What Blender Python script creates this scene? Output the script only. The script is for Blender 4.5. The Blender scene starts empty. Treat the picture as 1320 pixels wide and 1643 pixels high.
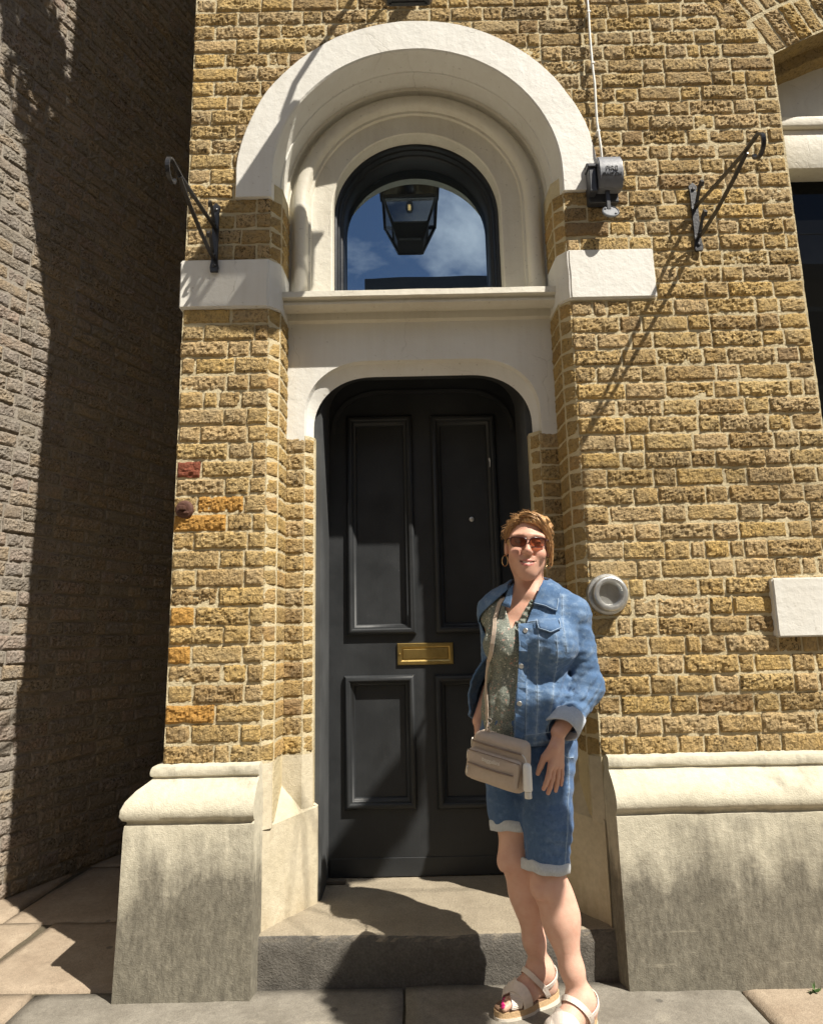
import bpy, bmesh, math, random
import numpy as np
from mathutils import Vector, Matrix, noise as mnoise

R = math.radians
rng = random.Random(7)
scene = bpy.context.scene
COL = scene.collection

# ------------------------------------------------------------------ camera
cam_d = bpy.data.cameras.new("camera")
cam = bpy.data.objects.new("camera", cam_d)
COL.objects.link(cam)
PITCH, ROLL = R(10.4), R(1.2)
_f = Vector((0, math.cos(PITCH), math.sin(PITCH)))
_r0 = Vector((1, 0, 0))
_u0 = Vector((0, -math.sin(PITCH), math.cos(PITCH)))
_r = _r0 * math.cos(ROLL) - _u0 * math.sin(ROLL)
_u = _u0 * math.cos(ROLL) + _r0 * math.sin(ROLL)
_m = Matrix((_r, _u, -_f)).transposed().to_4x4()
CAM_POS = Vector((0, -2.77, 1.25))
_m.translation = CAM_POS
cam.matrix_world = _m
cam_d.sensor_fit = 'VERTICAL'
cam_d.sensor_height = 36.0
cam_d.lens = 23.86
cam_d.clip_start = 0.05
cam_d.clip_end = 400
scene.camera = cam

# ------------------------------------------------------------------ sky and sun
SUN_TO = Vector((1.21, -1.0, 2.1)).normalized()
SUN_ELEV = math.asin(SUN_TO.z)
SUN_ROT = math.atan2(SUN_TO.x, SUN_TO.y)
world = bpy.data.worlds.new("World")
scene.world = world
world.use_nodes = True
wt = world.node_tree
wt.nodes.clear()
w_out = wt.nodes.new("ShaderNodeOutputWorld")
w_bg = wt.nodes.new("ShaderNodeBackground")
w_sky = wt.nodes.new("ShaderNodeTexSky")
w_sky.sky_type = 'NISHITA'
w_sky.sun_disc = False
w_sky.sun_elevation = SUN_ELEV
w_sky.sun_rotation = SUN_ROT
w_sky.air_density = 1.0
w_sky.dust_density = 0.4
w_sky.ozone_density = 2.0
w_bg.inputs["Strength"].default_value = 0.05
w_tc = wt.nodes.new("ShaderNodeTexCoord")
w_map = wt.nodes.new("ShaderNodeMapping")
w_map.inputs["Scale"].default_value = (1.0, 1.0, 1.9)
w_map.inputs["Location"].default_value = (3.262, 0.9, 0.37)
w_n = wt.nodes.new("ShaderNodeTexNoise")
w_n.inputs["Scale"].default_value = 2.3
w_n.inputs["Detail"].default_value = 9
w_n.inputs["Roughness"].default_value = 0.58
w_n.inputs["Distortion"].default_value = 0.25
w_ramp = wt.nodes.new("ShaderNodeValToRGB")
w_ramp.color_ramp.elements[0].position = 0.50
w_ramp.color_ramp.elements[1].position = 0.63
w_mix = wt.nodes.new("ShaderNodeMixRGB")
w_mix.inputs["Color2"].default_value = (13.0, 13.1, 13.4, 1)
wt.links.new(w_tc.outputs["Generated"], w_map.inputs["Vector"])
wt.links.new(w_map.outputs["Vector"], w_n.inputs["Vector"])
wt.links.new(w_n.outputs["Fac"], w_ramp.inputs["Fac"])
wt.links.new(w_ramp.outputs["Color"], w_mix.inputs["Fac"])
wt.links.new(w_sky.outputs["Color"], w_mix.inputs["Color1"])
wt.links.new(w_mix.outputs["Color"], w_bg.inputs["Color"])
wt.links.new(w_bg.outputs["Background"], w_out.inputs["Surface"])

sun_d = bpy.data.lights.new("sun", 'SUN')
sun_d.energy = 5.0
sun_d.angle = R(0.53)
sun_d.color = (1.0, 0.93, 0.82)
sun = bpy.data.objects.new("sun", sun_d)
COL.objects.link(sun)
sun.rotation_mode = 'QUATERNION'
sun.rotation_quaternion = SUN_TO.to_track_quat('Z', 'Y')
sun.location = (6, -5, 11)

scene.view_settings.view_transform = 'Standard'
scene.view_settings.look = 'None'
scene.view_settings.exposure = 0.72
scene.view_settings.gamma = 1.0
scene.view_settings.use_curve_mapping = False
scene.render.engine = 'CYCLES'
scene.cycles.max_bounces = 8
scene.cycles.diffuse_bounces = 4

# ------------------------------------------------------------------ helpers
def link(o, parent=None):
    COL.objects.link(o)
    if parent is not None:
        o.parent = parent
    return o

def tag(o, label=None, cat=None, group=None, kind=None):
    if label: o["label"] = label
    if cat: o["category"] = cat
    if group: o["group"] = group
    if kind: o["kind"] = kind
    return o

def empty(name, loc=(0, 0, 0), rotz=0.0, parent=None):
    o = bpy.data.objects.new(name, None)
    o.location = loc
    o.rotation_euler = (0, 0, rotz)
    o.empty_display_size = 0.1
    return link(o, parent)

def mesh_data(name, verts, faces, mat=None, smooth=False):
    me = bpy.data.meshes.new(name)
    me.from_pydata([tuple(v) for v in verts], [], [tuple(f) for f in faces])
    if mat is not None:
        me.materials.append(mat)
    if smooth:
        me.polygons.foreach_set("use_smooth", [True] * len(me.polygons))
    me.update()
    return me

def mesh_obj(name, verts, faces, mat=None, parent=None, smooth=False, loc=None):
    o = bpy.data.objects.new(name, mesh_data(name, verts, faces, mat, smooth))
    if loc is not None:
        o.location = loc
    return link(o, parent)

def bm_obj(name, bm, mat=None, parent=None, smooth=False, loc=None, fix=True):
    if fix:
        bmesh.ops.recalc_face_normals(bm, faces=bm.faces)
    me = bpy.data.meshes.new(name)
    bm.to_mesh(me)
    bm.free()
    if mat is not None:
        me.materials.append(mat)
    if smooth:
        me.polygons.foreach_set("use_smooth", [True] * len(me.polygons))
    o = bpy.data.objects.new(name, me)
    if loc is not None:
        o.location = loc
    return link(o, parent)

def bm_box(bm, x0, x1, y0, y1, z0, z1, bevel=0.0, seg=2):
    vs = [bm.verts.new(p) for p in ((x0, y0, z0), (x1, y0, z0), (x1, y1, z0), (x0, y1, z0),
                                    (x0, y0, z1), (x1, y0, z1), (x1, y1, z1), (x0, y1, z1))]
    fs = [bm.faces.new([vs[i] for i in q]) for q in ((0, 3, 2, 1), (4, 5, 6, 7), (0, 1, 5, 4), (1, 2, 6, 5), (2, 3, 7, 6), (3, 0, 4, 7))]
    if bevel > 0:
        es = list({e for f in fs for e in f.edges})
        bmesh.ops.bevel(bm, geom=es, offset=bevel, segments=seg, affect='EDGES', profile=0.5)
    return vs

def bm_tube(bm, pts, rad, n=8, cap=True):
    """tube along a polyline, rad a number or one per point"""
    pts = [Vector(p) for p in pts]
    rads = rad if hasattr(rad, '__len__') else [rad] * len(pts)
    rings = []
    prev = None
    for i, p in enumerate(pts):
        t = (pts[min(i + 1, len(pts) - 1)] - pts[max(i - 1, 0)]).normalized()
        if prev is None:
            a = Vector((0, 0, 1)) if abs(t.z) < 0.9 else Vector((1, 0, 0))
            nrm = t.cross(a).normalized()
        else:
            nrm = (prev - t * prev.dot(t)).normalized()
        prev = nrm
        b = t.cross(nrm)
        rings.append([bm.verts.new(p + (nrm * math.cos(2 * math.pi * k / n) + b * math.sin(2 * math.pi * k / n)) * rads[i]) for k in range(n)])
    for i in range(len(rings) - 1):
        for k in range(n):
            bm.faces.new((rings[i][k], rings[i][(k + 1) % n], rings[i + 1][(k + 1) % n], rings[i + 1][k]))
    if cap:
        bm.faces.new(rings[0][::-1])
        bm.faces.new(rings[-1])

def bm_flatbar(bm, pts, wdir, w, t):
    """flat bar: rectangular section, width w along wdir, thickness t"""
    pts = [Vector(p) for p in pts]
    wd = Vector(wdir).normalized()
    rings = []
    for i, p in enumerate(pts):
        tan = (pts[min(i + 1, len(pts) - 1)] - pts[max(i - 1, 0)]).normalized()
        nn = tan.cross(wd).normalized()
        rings.append([bm.verts.new(p + wd * sx * w / 2 + nn * sy * t / 2) for sx, sy in ((-1, -1), (1, -1), (1, 1), (-1, 1))])
    for i in range(len(rings) - 1):
        for k in range(4):
            bm.faces.new((rings[i][k], rings[i][(k + 1) % 4], rings[i + 1][(k + 1) % 4], rings[i + 1][k]))
    bm.faces.new(rings[0][::-1])
    bm.faces.new(rings[-1])

def bm_lathe(bm, prof, axis='Z', origin=(0, 0, 0), n=32):
    """prof: (radius, height) pairs; axis Z up or Y pointing to the street (-Y)"""
    o = Vector(origin)
    rings = []
    for r, h in prof:
        ring = []
        for k in range(n):
            a = 2 * math.pi * k / n
            if axis == 'Z':
                p = Vector((r * math.cos(a), r * math.sin(a), h))
            else:
                p = Vector((r * math.cos(a), -h, r * math.sin(a)))
            ring.append(bm.verts.new(o + p))
        rings.append(ring)
    for i in range(len(rings) - 1):
        for k in range(n):
            bm.faces.new((rings[i][k], rings[i][(k + 1) % n], rings[i + 1][(k + 1) % n], rings[i + 1][k]))
    for ring, h in ((rings[0], 0), (rings[-1], 1)):
        try:
            bm.faces.new(ring if h else ring[::-1])
        except ValueError:
            pass

# ------------------------------------------------------------------ materials
class NT:
    """small node-tree writer"""
    def __init__(self, name):
        self.m = bpy.data.materials.new(name)
        self.m.use_nodes = True
        self.t = self.m.node_tree
        self.b = self.t.nodes["Principled BSDF"]
        self.out = self.t.nodes["Material Output"]
    def n(self, typ, **kw):
        nd = self.t.nodes.new(typ)
        for k, v in kw.items():
            if k.startswith("i_"):
                key = k[2:]
                key = int(key) if key.isdigit() else key.replace("_", " ")
                nd.inputs[key].default_value = v
            else:
                setattr(nd, k, v)
        return nd
    def l(self, a, b):
        self.t.links.new(a, b)
    def coord(self, kind="Object"):
        return self.n("ShaderNodeTexCoord").outputs[kind]
    def noise(self, vec, scale, detail=4, rough=0.55, dist=0.0):
        nd = self.n("ShaderNodeTexNoise", i_Scale=scale, i_Detail=detail, i_Roughness=rough, i_Distortion=dist)
        if vec is not None: self.l(vec, nd.inputs["Vector"])
        return nd.outputs["Fac"]
    def voronoi(self, vec, scale, feature='F1', out="Distance"):
        nd = self.n("ShaderNodeTexVoronoi", feature=feature, i_Scale=scale)
        if vec is not None: self.l(vec, nd.inputs["Vector"])
        return nd.outputs[out]
    def ramp(self, fac, stops):
        nd = self.n("ShaderNodeValToRGB")
        el = nd.color_ramp.elements
        while len(el) < len(stops): el.new(0.5)
        for e, (p, c) in zip(el, stops):
            e.position = p
            e.color = (c, c, c, 1) if not hasattr(c, '__len__') else (*c, 1)
        self.l(fac, nd.inputs["Fac"])
        return nd.outputs["Color"]
    def mix(self, fac, a, b, mode='MIX'):
        nd = self.n("ShaderNodeMixRGB", blend_type=mode)
        for key, v in (("Fac", fac), ("Color1", a), ("Color2", b)):
            if hasattr(v, 'is_linked') or hasattr(v, 'links'):
                self.l(v, nd.inputs[key])
            elif hasattr(v, '__len__'):
                nd.inputs[key].default_value = (*v, 1) if len(v) == 3 else v
            else:
                nd.inputs[key].default_value = v if key == "Fac" else (v, v, v, 1)
        return nd.outputs["Color"]
    def math(self, op, a, b=None, c=None):
        nd = self.n("ShaderNodeMath", operation=op)
        for i, v in enumerate((a, b, c)):
            if v is None: continue
            if hasattr(v, 'links'): self.l(v, nd.inputs[i])
            else: nd.inputs[i].default_value = v
        return nd.outputs[0]
    def bump(self, height, strength=0.5, dist=0.01, normal=None):
        nd = self.n("ShaderNodeBump", i_Strength=strength, i_Distance=dist)
        self.l(height, nd.inputs["Height"])
        if normal is not None: self.l(normal, nd.inputs["Normal"])
        return nd.outputs["Normal"]
    def mapping(self, vec, scale=(1, 1, 1), loc=(0, 0, 0), rot=(0, 0, 0)):
        nd = self.n("ShaderNodeMapping")
        nd.inputs["Scale"].default_value = scale
        nd.inputs["Location"].default_value = loc
        nd.inputs["Rotation"].default_value = rot
        self.l(vec, nd.inputs["Vector"])
        return nd.outputs["Vector"]
    def sep(self, vec):
        nd = self.n("ShaderNodeSeparateXYZ")
        self.l(vec, nd.inputs[0])
        return nd.outputs
    def done(self, color=None, rough=None, normal=None, metal=None, spec=None):
        for key, v in (("Base Color", color), ("Roughness", rough), ("Normal", normal), ("Metallic", metal), ("Specular IOR Level", spec)):
            if v is None: continue
            if hasattr(v, 'links'): self.l(v, self.b.inputs[key])
            elif hasattr(v, '__len__'): self.b.inputs[key].default_value = (*v, 1)
            else: self.b.inputs[key].default_value = v
        return self.m

def brick_material(name, stops, pit_dark=0.35, grey=(0.30, 0.27, 0.20), grey_amt=0.35):
    k = NT(name)
    co = k.coord("Object")
    oi = k.n("ShaderNodeObjectInfo").outputs["Random"]
    isl = k.n("ShaderNodeNewGeometry").outputs["Random Per Island"]
    rnd = k.math('FRACT', k.math('ADD', oi, k.math('MULTIPLY', isl, 7.31)))
    off = k.n("ShaderNodeCombineXYZ")
    k.l(k.math('MULTIPLY', rnd, 31.0), off.inputs[0])
    k.l(k.math('MULTIPLY', rnd, 57.0), off.inputs[2])
    vec = k.n("ShaderNodeVectorMath", operation='ADD')
    k.l(co, vec.inputs[0]); k.l(off.outputs[0], vec.inputs[1])
    v = vec.outputs[0]
    base = k.ramp(rnd, stops)
    big = k.noise(v, 14, 3, 0.6)
    fine = k.noise(v, 95, 5, 0.7)
    own = k.math('FRACT', k.math('MULTIPLY', rnd, 17.3))
    pos = k.n("ShaderNodeNewGeometry").outputs["Position"]
    soot = k.ramp(k.noise(pos, 1.4, 5, 0.65), [(0.48, 0.0), (0.72, 0.34)])
    crust = k.noise(v, 72, 4, 0.65, 0.8)
    col = k.mix(k.ramp(big, [(0.35, 0.0), (0.7, grey_amt)]), base, grey)
    col = k.mix(k.math('MULTIPLY', soot, k.ramp(big, [(0.3, 0.5), (0.7, 1.0)])), col, (0.16, 0.125, 0.085))
    col = k.mix(k.math('MULTIPLY', k.ramp(crust, [(0.38, min(1.0, pit_dark * 2.4)), (0.50, 0.0)]), k.math('ADD', 0.35, k.math('MULTIPLY', own, 0.75))), col, (0.05, 0.035, 0.018))
    col = k.mix(0.35, col, k.ramp(fine, [(0.3, 0.35), (0.7, 1.0)]), 'MULTIPLY')
    h = k.math('ADD', k.math('MULTIPLY', crust, 1.0), k.math('MULTIPLY', fine, 0.55))
    nrm = k.bump(h, 1.0, 0.013)
    return k.done(col, 0.93, nrm, spec=0.15)

M = {}
M['brick'] = brick_material("stock_brick", [
    (0.00, (0.375, 0.245, 0.118)), (0.12, (0.585, 0.403, 0.157)), (0.24, (0.463, 0.314, 0.140)),
    (0.36, (0.662, 0.475, 0.202)), (0.48, (0.518, 0.361, 0.168)), (0.62, (0.684, 0.465, 0.168)),
    (0.78, (0.551, 0.407, 0.213)), (0.90, (0.628, 0.449, 0.224))])
M['corner_brick'] = brick_material("corner_stock_brick", [
    (0.00, (0.42, 0.27, 0.10)), (0.25, (0.56, 0.38, 0.14)), (0.5, (0.48, 0.33, 0.13)), (0.75, (0.60, 0.41, 0.16)), (1.0, (0.52, 0.31, 0.11))], 0.2)
M['orange_brick'] = brick_material("orange_brick", [(0.0, (0.52, 0.28, 0.075)), (1.0, (0.58, 0.33, 0.09))], 0.06, grey_amt=0.05)
M['red_brick'] = brick_material("red_brick", [(0.0, (0.27, 0.085, 0.05)), (1.0, (0.30, 0.10, 0.06))], 0.2, grey_amt=0.05)
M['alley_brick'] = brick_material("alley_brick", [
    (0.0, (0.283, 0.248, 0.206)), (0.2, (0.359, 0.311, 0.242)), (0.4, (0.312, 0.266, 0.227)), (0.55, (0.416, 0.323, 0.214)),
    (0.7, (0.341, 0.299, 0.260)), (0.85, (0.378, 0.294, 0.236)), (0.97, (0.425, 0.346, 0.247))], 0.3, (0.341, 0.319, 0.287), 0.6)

def mortar_material(name, a, b):
    k = NT(name)
    co = k.coord("Object")
    n1 = k.noise(co, 9, 4, 0.6); n2 = k.noise(co, 70, 5, 0.7)
    col = k.mix(n1, a, b)
    col = k.mix(0.4, col, k.ramp(n2, [(0.3, 0.7), (0.65, 1.0)]), 'MULTIPLY')
    return k.done(col, 0.95, k.bump(k.math('ADD', n1, n2), 0.9, 0.008), spec=0.1)
M['mortar'] = mortar_material("lime_mortar", (0.50, 0.42, 0.255), (0.70, 0.61, 0.41))
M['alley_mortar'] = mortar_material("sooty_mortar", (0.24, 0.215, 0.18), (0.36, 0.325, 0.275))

def paint_material(name, col, dirt=(0.42, 0.36, 0.26), amt=0.25, rough=0.6):
    k = NT(name)
    co = k.coord("Object")
    n1 = k.noise(co, 3.5, 5, 0.6); n2 = k.noise(co, 26, 4, 0.6); n3 = k.noise(co, 160, 3, 0.6)
    streak = k.noise(k.mapping(co, (34, 34, 2.2)), 1.0, 4, 0.6)
    f = k.math('MULTIPLY', k.ramp(k.math('ADD', k.math('MULTIPLY', n1, 0.6), k.math('MULTIPLY', streak, 0.4)), [(0.42, 0.0), (0.75, 1.0)]), amt)
    c = k.mix(f, col, dirt)
    chips = k.ramp(k.noise(co, 55, 2, 0.4), [(0.715, 0.0), (0.73, 0.75)])
    c = k.mix(k.math('MULTIPLY', chips, 0.5), c, (0.30, 0.26, 0.20))
    crk = k.n("ShaderNodeTexVoronoi", feature='DISTANCE_TO_EDGE', i_Scale=2.6)
    wob = k.n("ShaderNodeTexNoise", i_Scale=9.0, i_Detail=5.0); k.l(co, wob.inputs["Vector"])
    k.l(k.mix(0.10, co, wob.outputs["Color"]), crk.inputs["Vector"])
    ck = k.math('MULTIPLY', k.ramp(crk.outputs["Distance"], [(0.0, 1.0), (0.006, 0.0)]), k.ramp(n1, [(0.48, 0.0), (0.64, 0.32)]))
    c = k.mix(ck, c, (0.22, 0.19, 0.14))
    h = k.math('SUBTRACT', k.math('ADD', k.math('MULTIPLY', n2, 1.0), k.math('MULTIPLY', n3, 0.15)), ck)
    return k.done(c, rough, k.bump(h, 0.35, 0.008))
M['white_paint'] = paint_material("white_masonry_paint", (0.71, 0.70, 0.65))
M['cream_paint'] = paint_material("cream_masonry_paint", (0.66, 0.63, 0.535), amt=0.4)

def limestone(name, a, b, grime=True, zlow=0.25, zhigh=0.62, gcol=(0.075, 0.068, 0.055), gmax=0.8):
    k = NT(name)
    co = k.coord("Object")
    x, y, z = k.sep(co)
    n1 = k.noise(co, 5, 6, 0.62); n2 = k.noise(co, 40, 5, 0.65); n3 = k.noise(co, 220, 3, 0.6)
    c = k.mix(k.ramp(n1, [(0.3, 0.0), (0.7, 1.0)]), a, b)
    c = k.mix(0.3, c, k.ramp(n2, [(0.3, 0.55), (0.62, 1.0)]), 'MULTIPLY')
    if grime:
        streak = k.noise(k.mapping(co, (16, 16, 3.0)), 1.0, 6, 0.7)
        blot = k.noise(co, 3.1, 7, 0.68)
        hgt = k.n("ShaderNodeMapRange", i_1=zlow, i_2=zhigh, i_3=1.0, i_4=0.0)
        k.l(z, hgt.inputs[0])
        f = k.math('ADD', k.math('MULTIPLY', hgt.outputs[0], 0.33), k.math('ADD', k.math('MULTIPLY', blot, 0.6), k.math('MULTIPLY', streak, 0.45)))
        f = k.ramp(f, [(0.56, 0.0), (0.78, gmax)])
        grit = k.noise(k.mapping(co, (60, 60, 22)), 1.0, 7, 0.8)
        f = k.math('MULTIPLY', f, k.ramp(grit, [(0.30, 0.72), (0.62, 1.1)]))
        c = k.mix(f, c, gcol)
        scr = k.noise(k.mapping(co, (5, 5, 60), rot=(0.5, 0.9, 0.3)), 1.0, 3, 0.5)
        c = k.mix(k.math('MULTIPLY', k.ramp(scr, [(0.66, 0.0), (0.72, 1.0)]), 0.25), c, (0.5, 0.46, 0.36))
    if 'flag' in name:
        gum = k.n("ShaderNodeTexVoronoi", i_Scale=7.0); k.l(co, gum.inputs["Vector"])
        c = k.mix(k.math('MULTIPLY', k.ramp(gum.outputs["Distance"], [(0.085, 0.55), (0.11, 0.0)]), k.ramp(k.sep(gum.outputs["Color"])[0], [(0.6, 0.0), (0.62, 1.0)])), c, (0.07, 0.065, 0.06))
        c = k.mix(0.55, c, k.ramp(k.noise(co, 300, 3, 0.7), [(0.35, 0.45), (0.6, 1.15)]), 'MULTIPLY')
    h = k.math('ADD', n2, k.math('MULTIPLY', n3, 0.6))
    return k.done(c, 0.88, k.bump(h, 0.5, 0.006), spec=0.2)
M['plinth'] = limestone("weathered_limestone", (0.50, 0.465, 0.36), (0.62, 0.58, 0.46))
M['jamb_stone'] = limestone("cream_limestone", (0.52, 0.46, 0.33), (0.60, 0.54, 0.41), True, -0.1, 0.4, (0.30, 0.22, 0.12), 0.45)
M['flag'] = limestone("grey_flagstone", (0.19, 0.172, 0.142), (0.29, 0.268, 0.225), True, -9, -8, (0.10, 0.09, 0.075), 0.6)
M['flag_tan'] = limestone("tan_flagstone", (0.30, 0.235, 0.17), (0.41, 0.335, 0.25), True, -9, -8, (0.15, 0.12, 0.09), 0.6)

def step_material():
    k = NT("worn_doorstep_stone")
    co = k.coord("Object")
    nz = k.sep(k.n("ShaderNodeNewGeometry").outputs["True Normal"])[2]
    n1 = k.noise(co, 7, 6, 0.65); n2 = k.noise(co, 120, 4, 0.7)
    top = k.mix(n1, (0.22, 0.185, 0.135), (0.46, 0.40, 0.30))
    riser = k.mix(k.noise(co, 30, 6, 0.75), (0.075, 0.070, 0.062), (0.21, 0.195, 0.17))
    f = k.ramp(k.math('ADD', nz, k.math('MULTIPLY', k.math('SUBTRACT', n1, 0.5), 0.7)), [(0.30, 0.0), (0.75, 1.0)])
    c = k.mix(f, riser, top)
    c = k.mix(0.5, c, k.ramp(n2, [(0.3, 0.45), (0.65, 1.0)]), 'MULTIPLY')
    return k.done(c, 0.9, k.bump(k.math('ADD', n1, n2), 0.8, 0.007), spec=0.2)
M['step'] = step_material()

def door_paint(name, col, rough=0.38):
    k = NT(name)
    co = k.coord("Object")
    g = k.noise(k.mapping(co, (60, 60, 3)), 1.0, 4, 0.6)
    n1 = k.noise(co, 4, 5, 0.6)
    c = k.mix(k.ramp(n1, [(0.4, 0.0), (0.8, 0.5)]), col, tuple(min(1, q * 1.9 + 0.01) for q in col))
    spk = k.ramp(k.noise(co, 140, 2, 0.4), [(0.76, 0.0), (0.78, 0.6)])
    c = k.mix(k.math('MULTIPLY', spk, 0.35), c, (0.25, 0.25, 0.25))
    r = k.n("ShaderNodeMapRange", i_1=0.3, i_2=0.7, i_3=rough, i_4=rough + 0.2); k.l(n1, r.inputs[0])
    return k.done(c, r.outputs[0], k.bump(k.math('ADD', g, k.noise(co, 30, 3)), 0.12, 0.004), spec=0.35)
M['door'] = door_paint("charcoal_gloss_paint", (0.022, 0.024, 0.026))
M['frame_black'] = door_paint("black_frame_paint", (0.012, 0.014, 0.017), 0.3)
M['frame_grey'] = door_paint("grey_frame_paint", (0.055, 0.058, 0.060), 0.5)

def simple(name, col, rough=0.5, metal=0.0, bump=0.0, scale=60, var=0.25, spec=0.5):
    k = NT(name)
    co = k.coord("Object")
    n1 = k.noise(co, scale, 4, 0.6)
    c = k.mix(n1, tuple(q * (1 - var) for q in col), tuple(min(1.0, q * (1 + var)) for q in col))
    nr = k.bump(n1, bump, 0.004) if bump else None
    return k.done(c, rough, nr, metal, spec)
M['brass'] = simple("aged_brass", (0.50, 0.36, 0.13), 0.38, 1.0, 0.15, 30, 0.3)
M['iron'] = simple("black_iron", (0.018, 0.018, 0.020), 0.34, 0.0, 0.3, 80, 0.3, 0.6)
M['grey_metal'] = simple("grey_painted_metal", (0.15, 0.16, 0.18), 0.42, 0.0, 0.2, 50, 0.25)
M['dark_metal'] = simple("dark_painted_metal", (0.035, 0.038, 0.045), 0.4, 0.0, 0.2, 50, 0.3)
M['steel'] = simple("weathered_steel", (0.55, 0.55, 0.53), 0.4, 0.85, 0.4, 35, 0.3)
M['rust'] = simple("rusty_iron", (0.10, 0.045, 0.03), 0.75, 0.2, 0.8, 70, 0.5)
M['white_plastic'] = simple("white_cable_plastic", (0.70, 0.68, 0.62), 0.5, 0.0, 0.2, 40, 0.12)
M['dark_room'] = simple("dark_room", (0.012, 0.012, 0.012), 0.9)
M['asphalt'] = simple("street_setts", (0.16, 0.15, 0.135), 0.9, 0.0, 0.8, 12, 0.35, 0.2)
M['joint'] = simple("sandy_joint", (0.10, 0.085, 0.06), 0.95, 0.0, 0.9, 90, 0.5, 0.1)
M['leaf'] = simple("green_leaf", (0.06, 0.12, 0.03), 0.6, 0.0, 0.0, 20, 0.4)
M['petal'] = simple("pink_petal", (0.55, 0.12, 0.25), 0.6, 0.0, 0.0, 20, 0.3)

def glass_mirror(name, refl, tint=(0.01, 0.012, 0.015), fres=1.0):
    k = NT(name)
    co = k.coord("Object")
    gl = k.n("ShaderNodeBsdfGlossy", i_Roughness=0.0)
    gl.inputs["Color"].default_value = (0.68, 0.85, 1.0, 1)
    nr = k.bump(k.noise(co, 1.7, 2, 0.4), 0.05, 0.02)
    k.l(nr, gl.inputs["Normal"])
    df = k.n("ShaderNodeBsdfDiffuse"); df.inputs["Color"].default_value = (*tint, 1)
    fr = k.n("ShaderNodeFresnel", i_IOR=1.5)
    mx = k.n("ShaderNodeMixShader")
    k.l(k.math('ADD', k.math('MULTIPLY', fr.outputs[0], fres), refl), mx.inputs[0])
    k.l(df.outputs[0], mx.inputs[1]); k.l(gl.outputs[0], mx.inputs[2])
    k.l(mx.outputs[0], k.out.inputs["Surface"])
    return k.m
M['pane'] = glass_mirror("dark_reflective_glass", 0.42)
M['pane_dark'] = glass_mirror("dim_window_glass", 0.012, (0.006, 0.006, 0.006), 0.12)

# ------------------------------------------------------------------ layout constants (metres; wall face is y = 0)
CX, ZC = 0.055, 3.31            # middle of the doorway, spring height of the round arch
XL, XR = -0.605, 0.715          # the two arrises of the doorway
EDGE_L, EDGE_R = -0.985, 1.752  # corner to the alley, jamb of the big window
COURSE = 0.0765
Z_BR = 0.775                    # first course above the plinth

building = empty("brick_building")
tag(building, "yellow stock brick building front with white arched doorway and black door", "building")

# ---------- brick meshes
def brick_mesh(name, w, h, seed, mat, rough=0.0090, cell=0.0072):
    nx = max(3, int(round(w / cell))); nz = max(3, int(round(h / cell)))
    s = Vector((seed * 13.7, seed * 5.3, seed * 2.9))
    rough = rough * (0.45, 1.0, 0.75, 1.15, 0.6, 0.9, 1.05)[seed % 7 if seed % 5 else 0]
    verts = []; faces = []
    for j in range(nz + 1):
        for i in range(nx + 1):
            u, v = i / nx, j / nz
            x, z = (u - .5) * w, (v - .5) * h
            e = min(min(u, 1 - u) * w, min(v, 1 - v) * h)
            p = Vector((x, 0, z))
            d = (0.35 - 1.2 * abs(mnoise.noise(p * 44 + s))) * 0.7 + mnoise.noise(p * 84 + s * 2) * 0.75 + mnoise.noise(p * 20 + s) * 0.8
            y = -d * rough
            if e < 1e-6:
                y = 0.0065 + 0.002 * mnoise.noise(p * 30 + s)
                wob = mnoise.noise(p * 38 + s * 2) * 0.0038 + mnoise.noise(p * 14 + s * 3) * 0.003
                if v in (0, 1): z += wob
                if u in (0, 1): x += wob
            elif e < cell * 1.3:
                y += 0.0012
            verts.append((x, y, z))
    W = nx + 1
    for j in range(nz):
        for i in range(nx):
            a = j * W + i
            faces.append((a, a + 1, a + W + 1, a + W))
    ring = [i for i in range(W)] + [j * W + nx for j in range(1, nz + 1)] + [nz * W + i for i in range(nx - 1, -1, -1)] + [j * W for j in range(nz - 1, 0, -1)]
    b0 = len(verts)
    for q in ring:
        x, y, z = verts[q]
        verts.append((x, 0.05, z))
    n = len(ring)
    for k in range(n):
        faces.append((ring[(k + 1) % n], ring[k], b0 + k, b0 + (k + 1) % n))
    return mesh_data(name, verts, faces, mat, smooth=False)

H_BR = 0.0670
NOM = {'s': 0.212, 'q': 0.155, 'h': 0.100, 'c': 0.062}
VAR = {k: [brick_mesh("brick", w, H_BR, 3 + i * 7 + ord(k), M['brick']) for i in range(n)]
       for (k, w), n in zip(NOM.items(), (12, 6, 9, 7))}
def variants_for(mat):
    out = {}
    for k, lst in VAR.items():
        out[k] = []
        for me in lst:
            c = me.copy(); c.materials[0] = mat; out[k].append(c)
    return out
VAR_MAT = {'brick': VAR, 'corner_brick': variants_for(M['corner_brick']), 'alley_brick': variants_for(M['alley_brick']),
           'orange_brick': variants_for(M['orange_brick']), 'red_brick': variants_for(M['red_brick'])}

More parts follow.
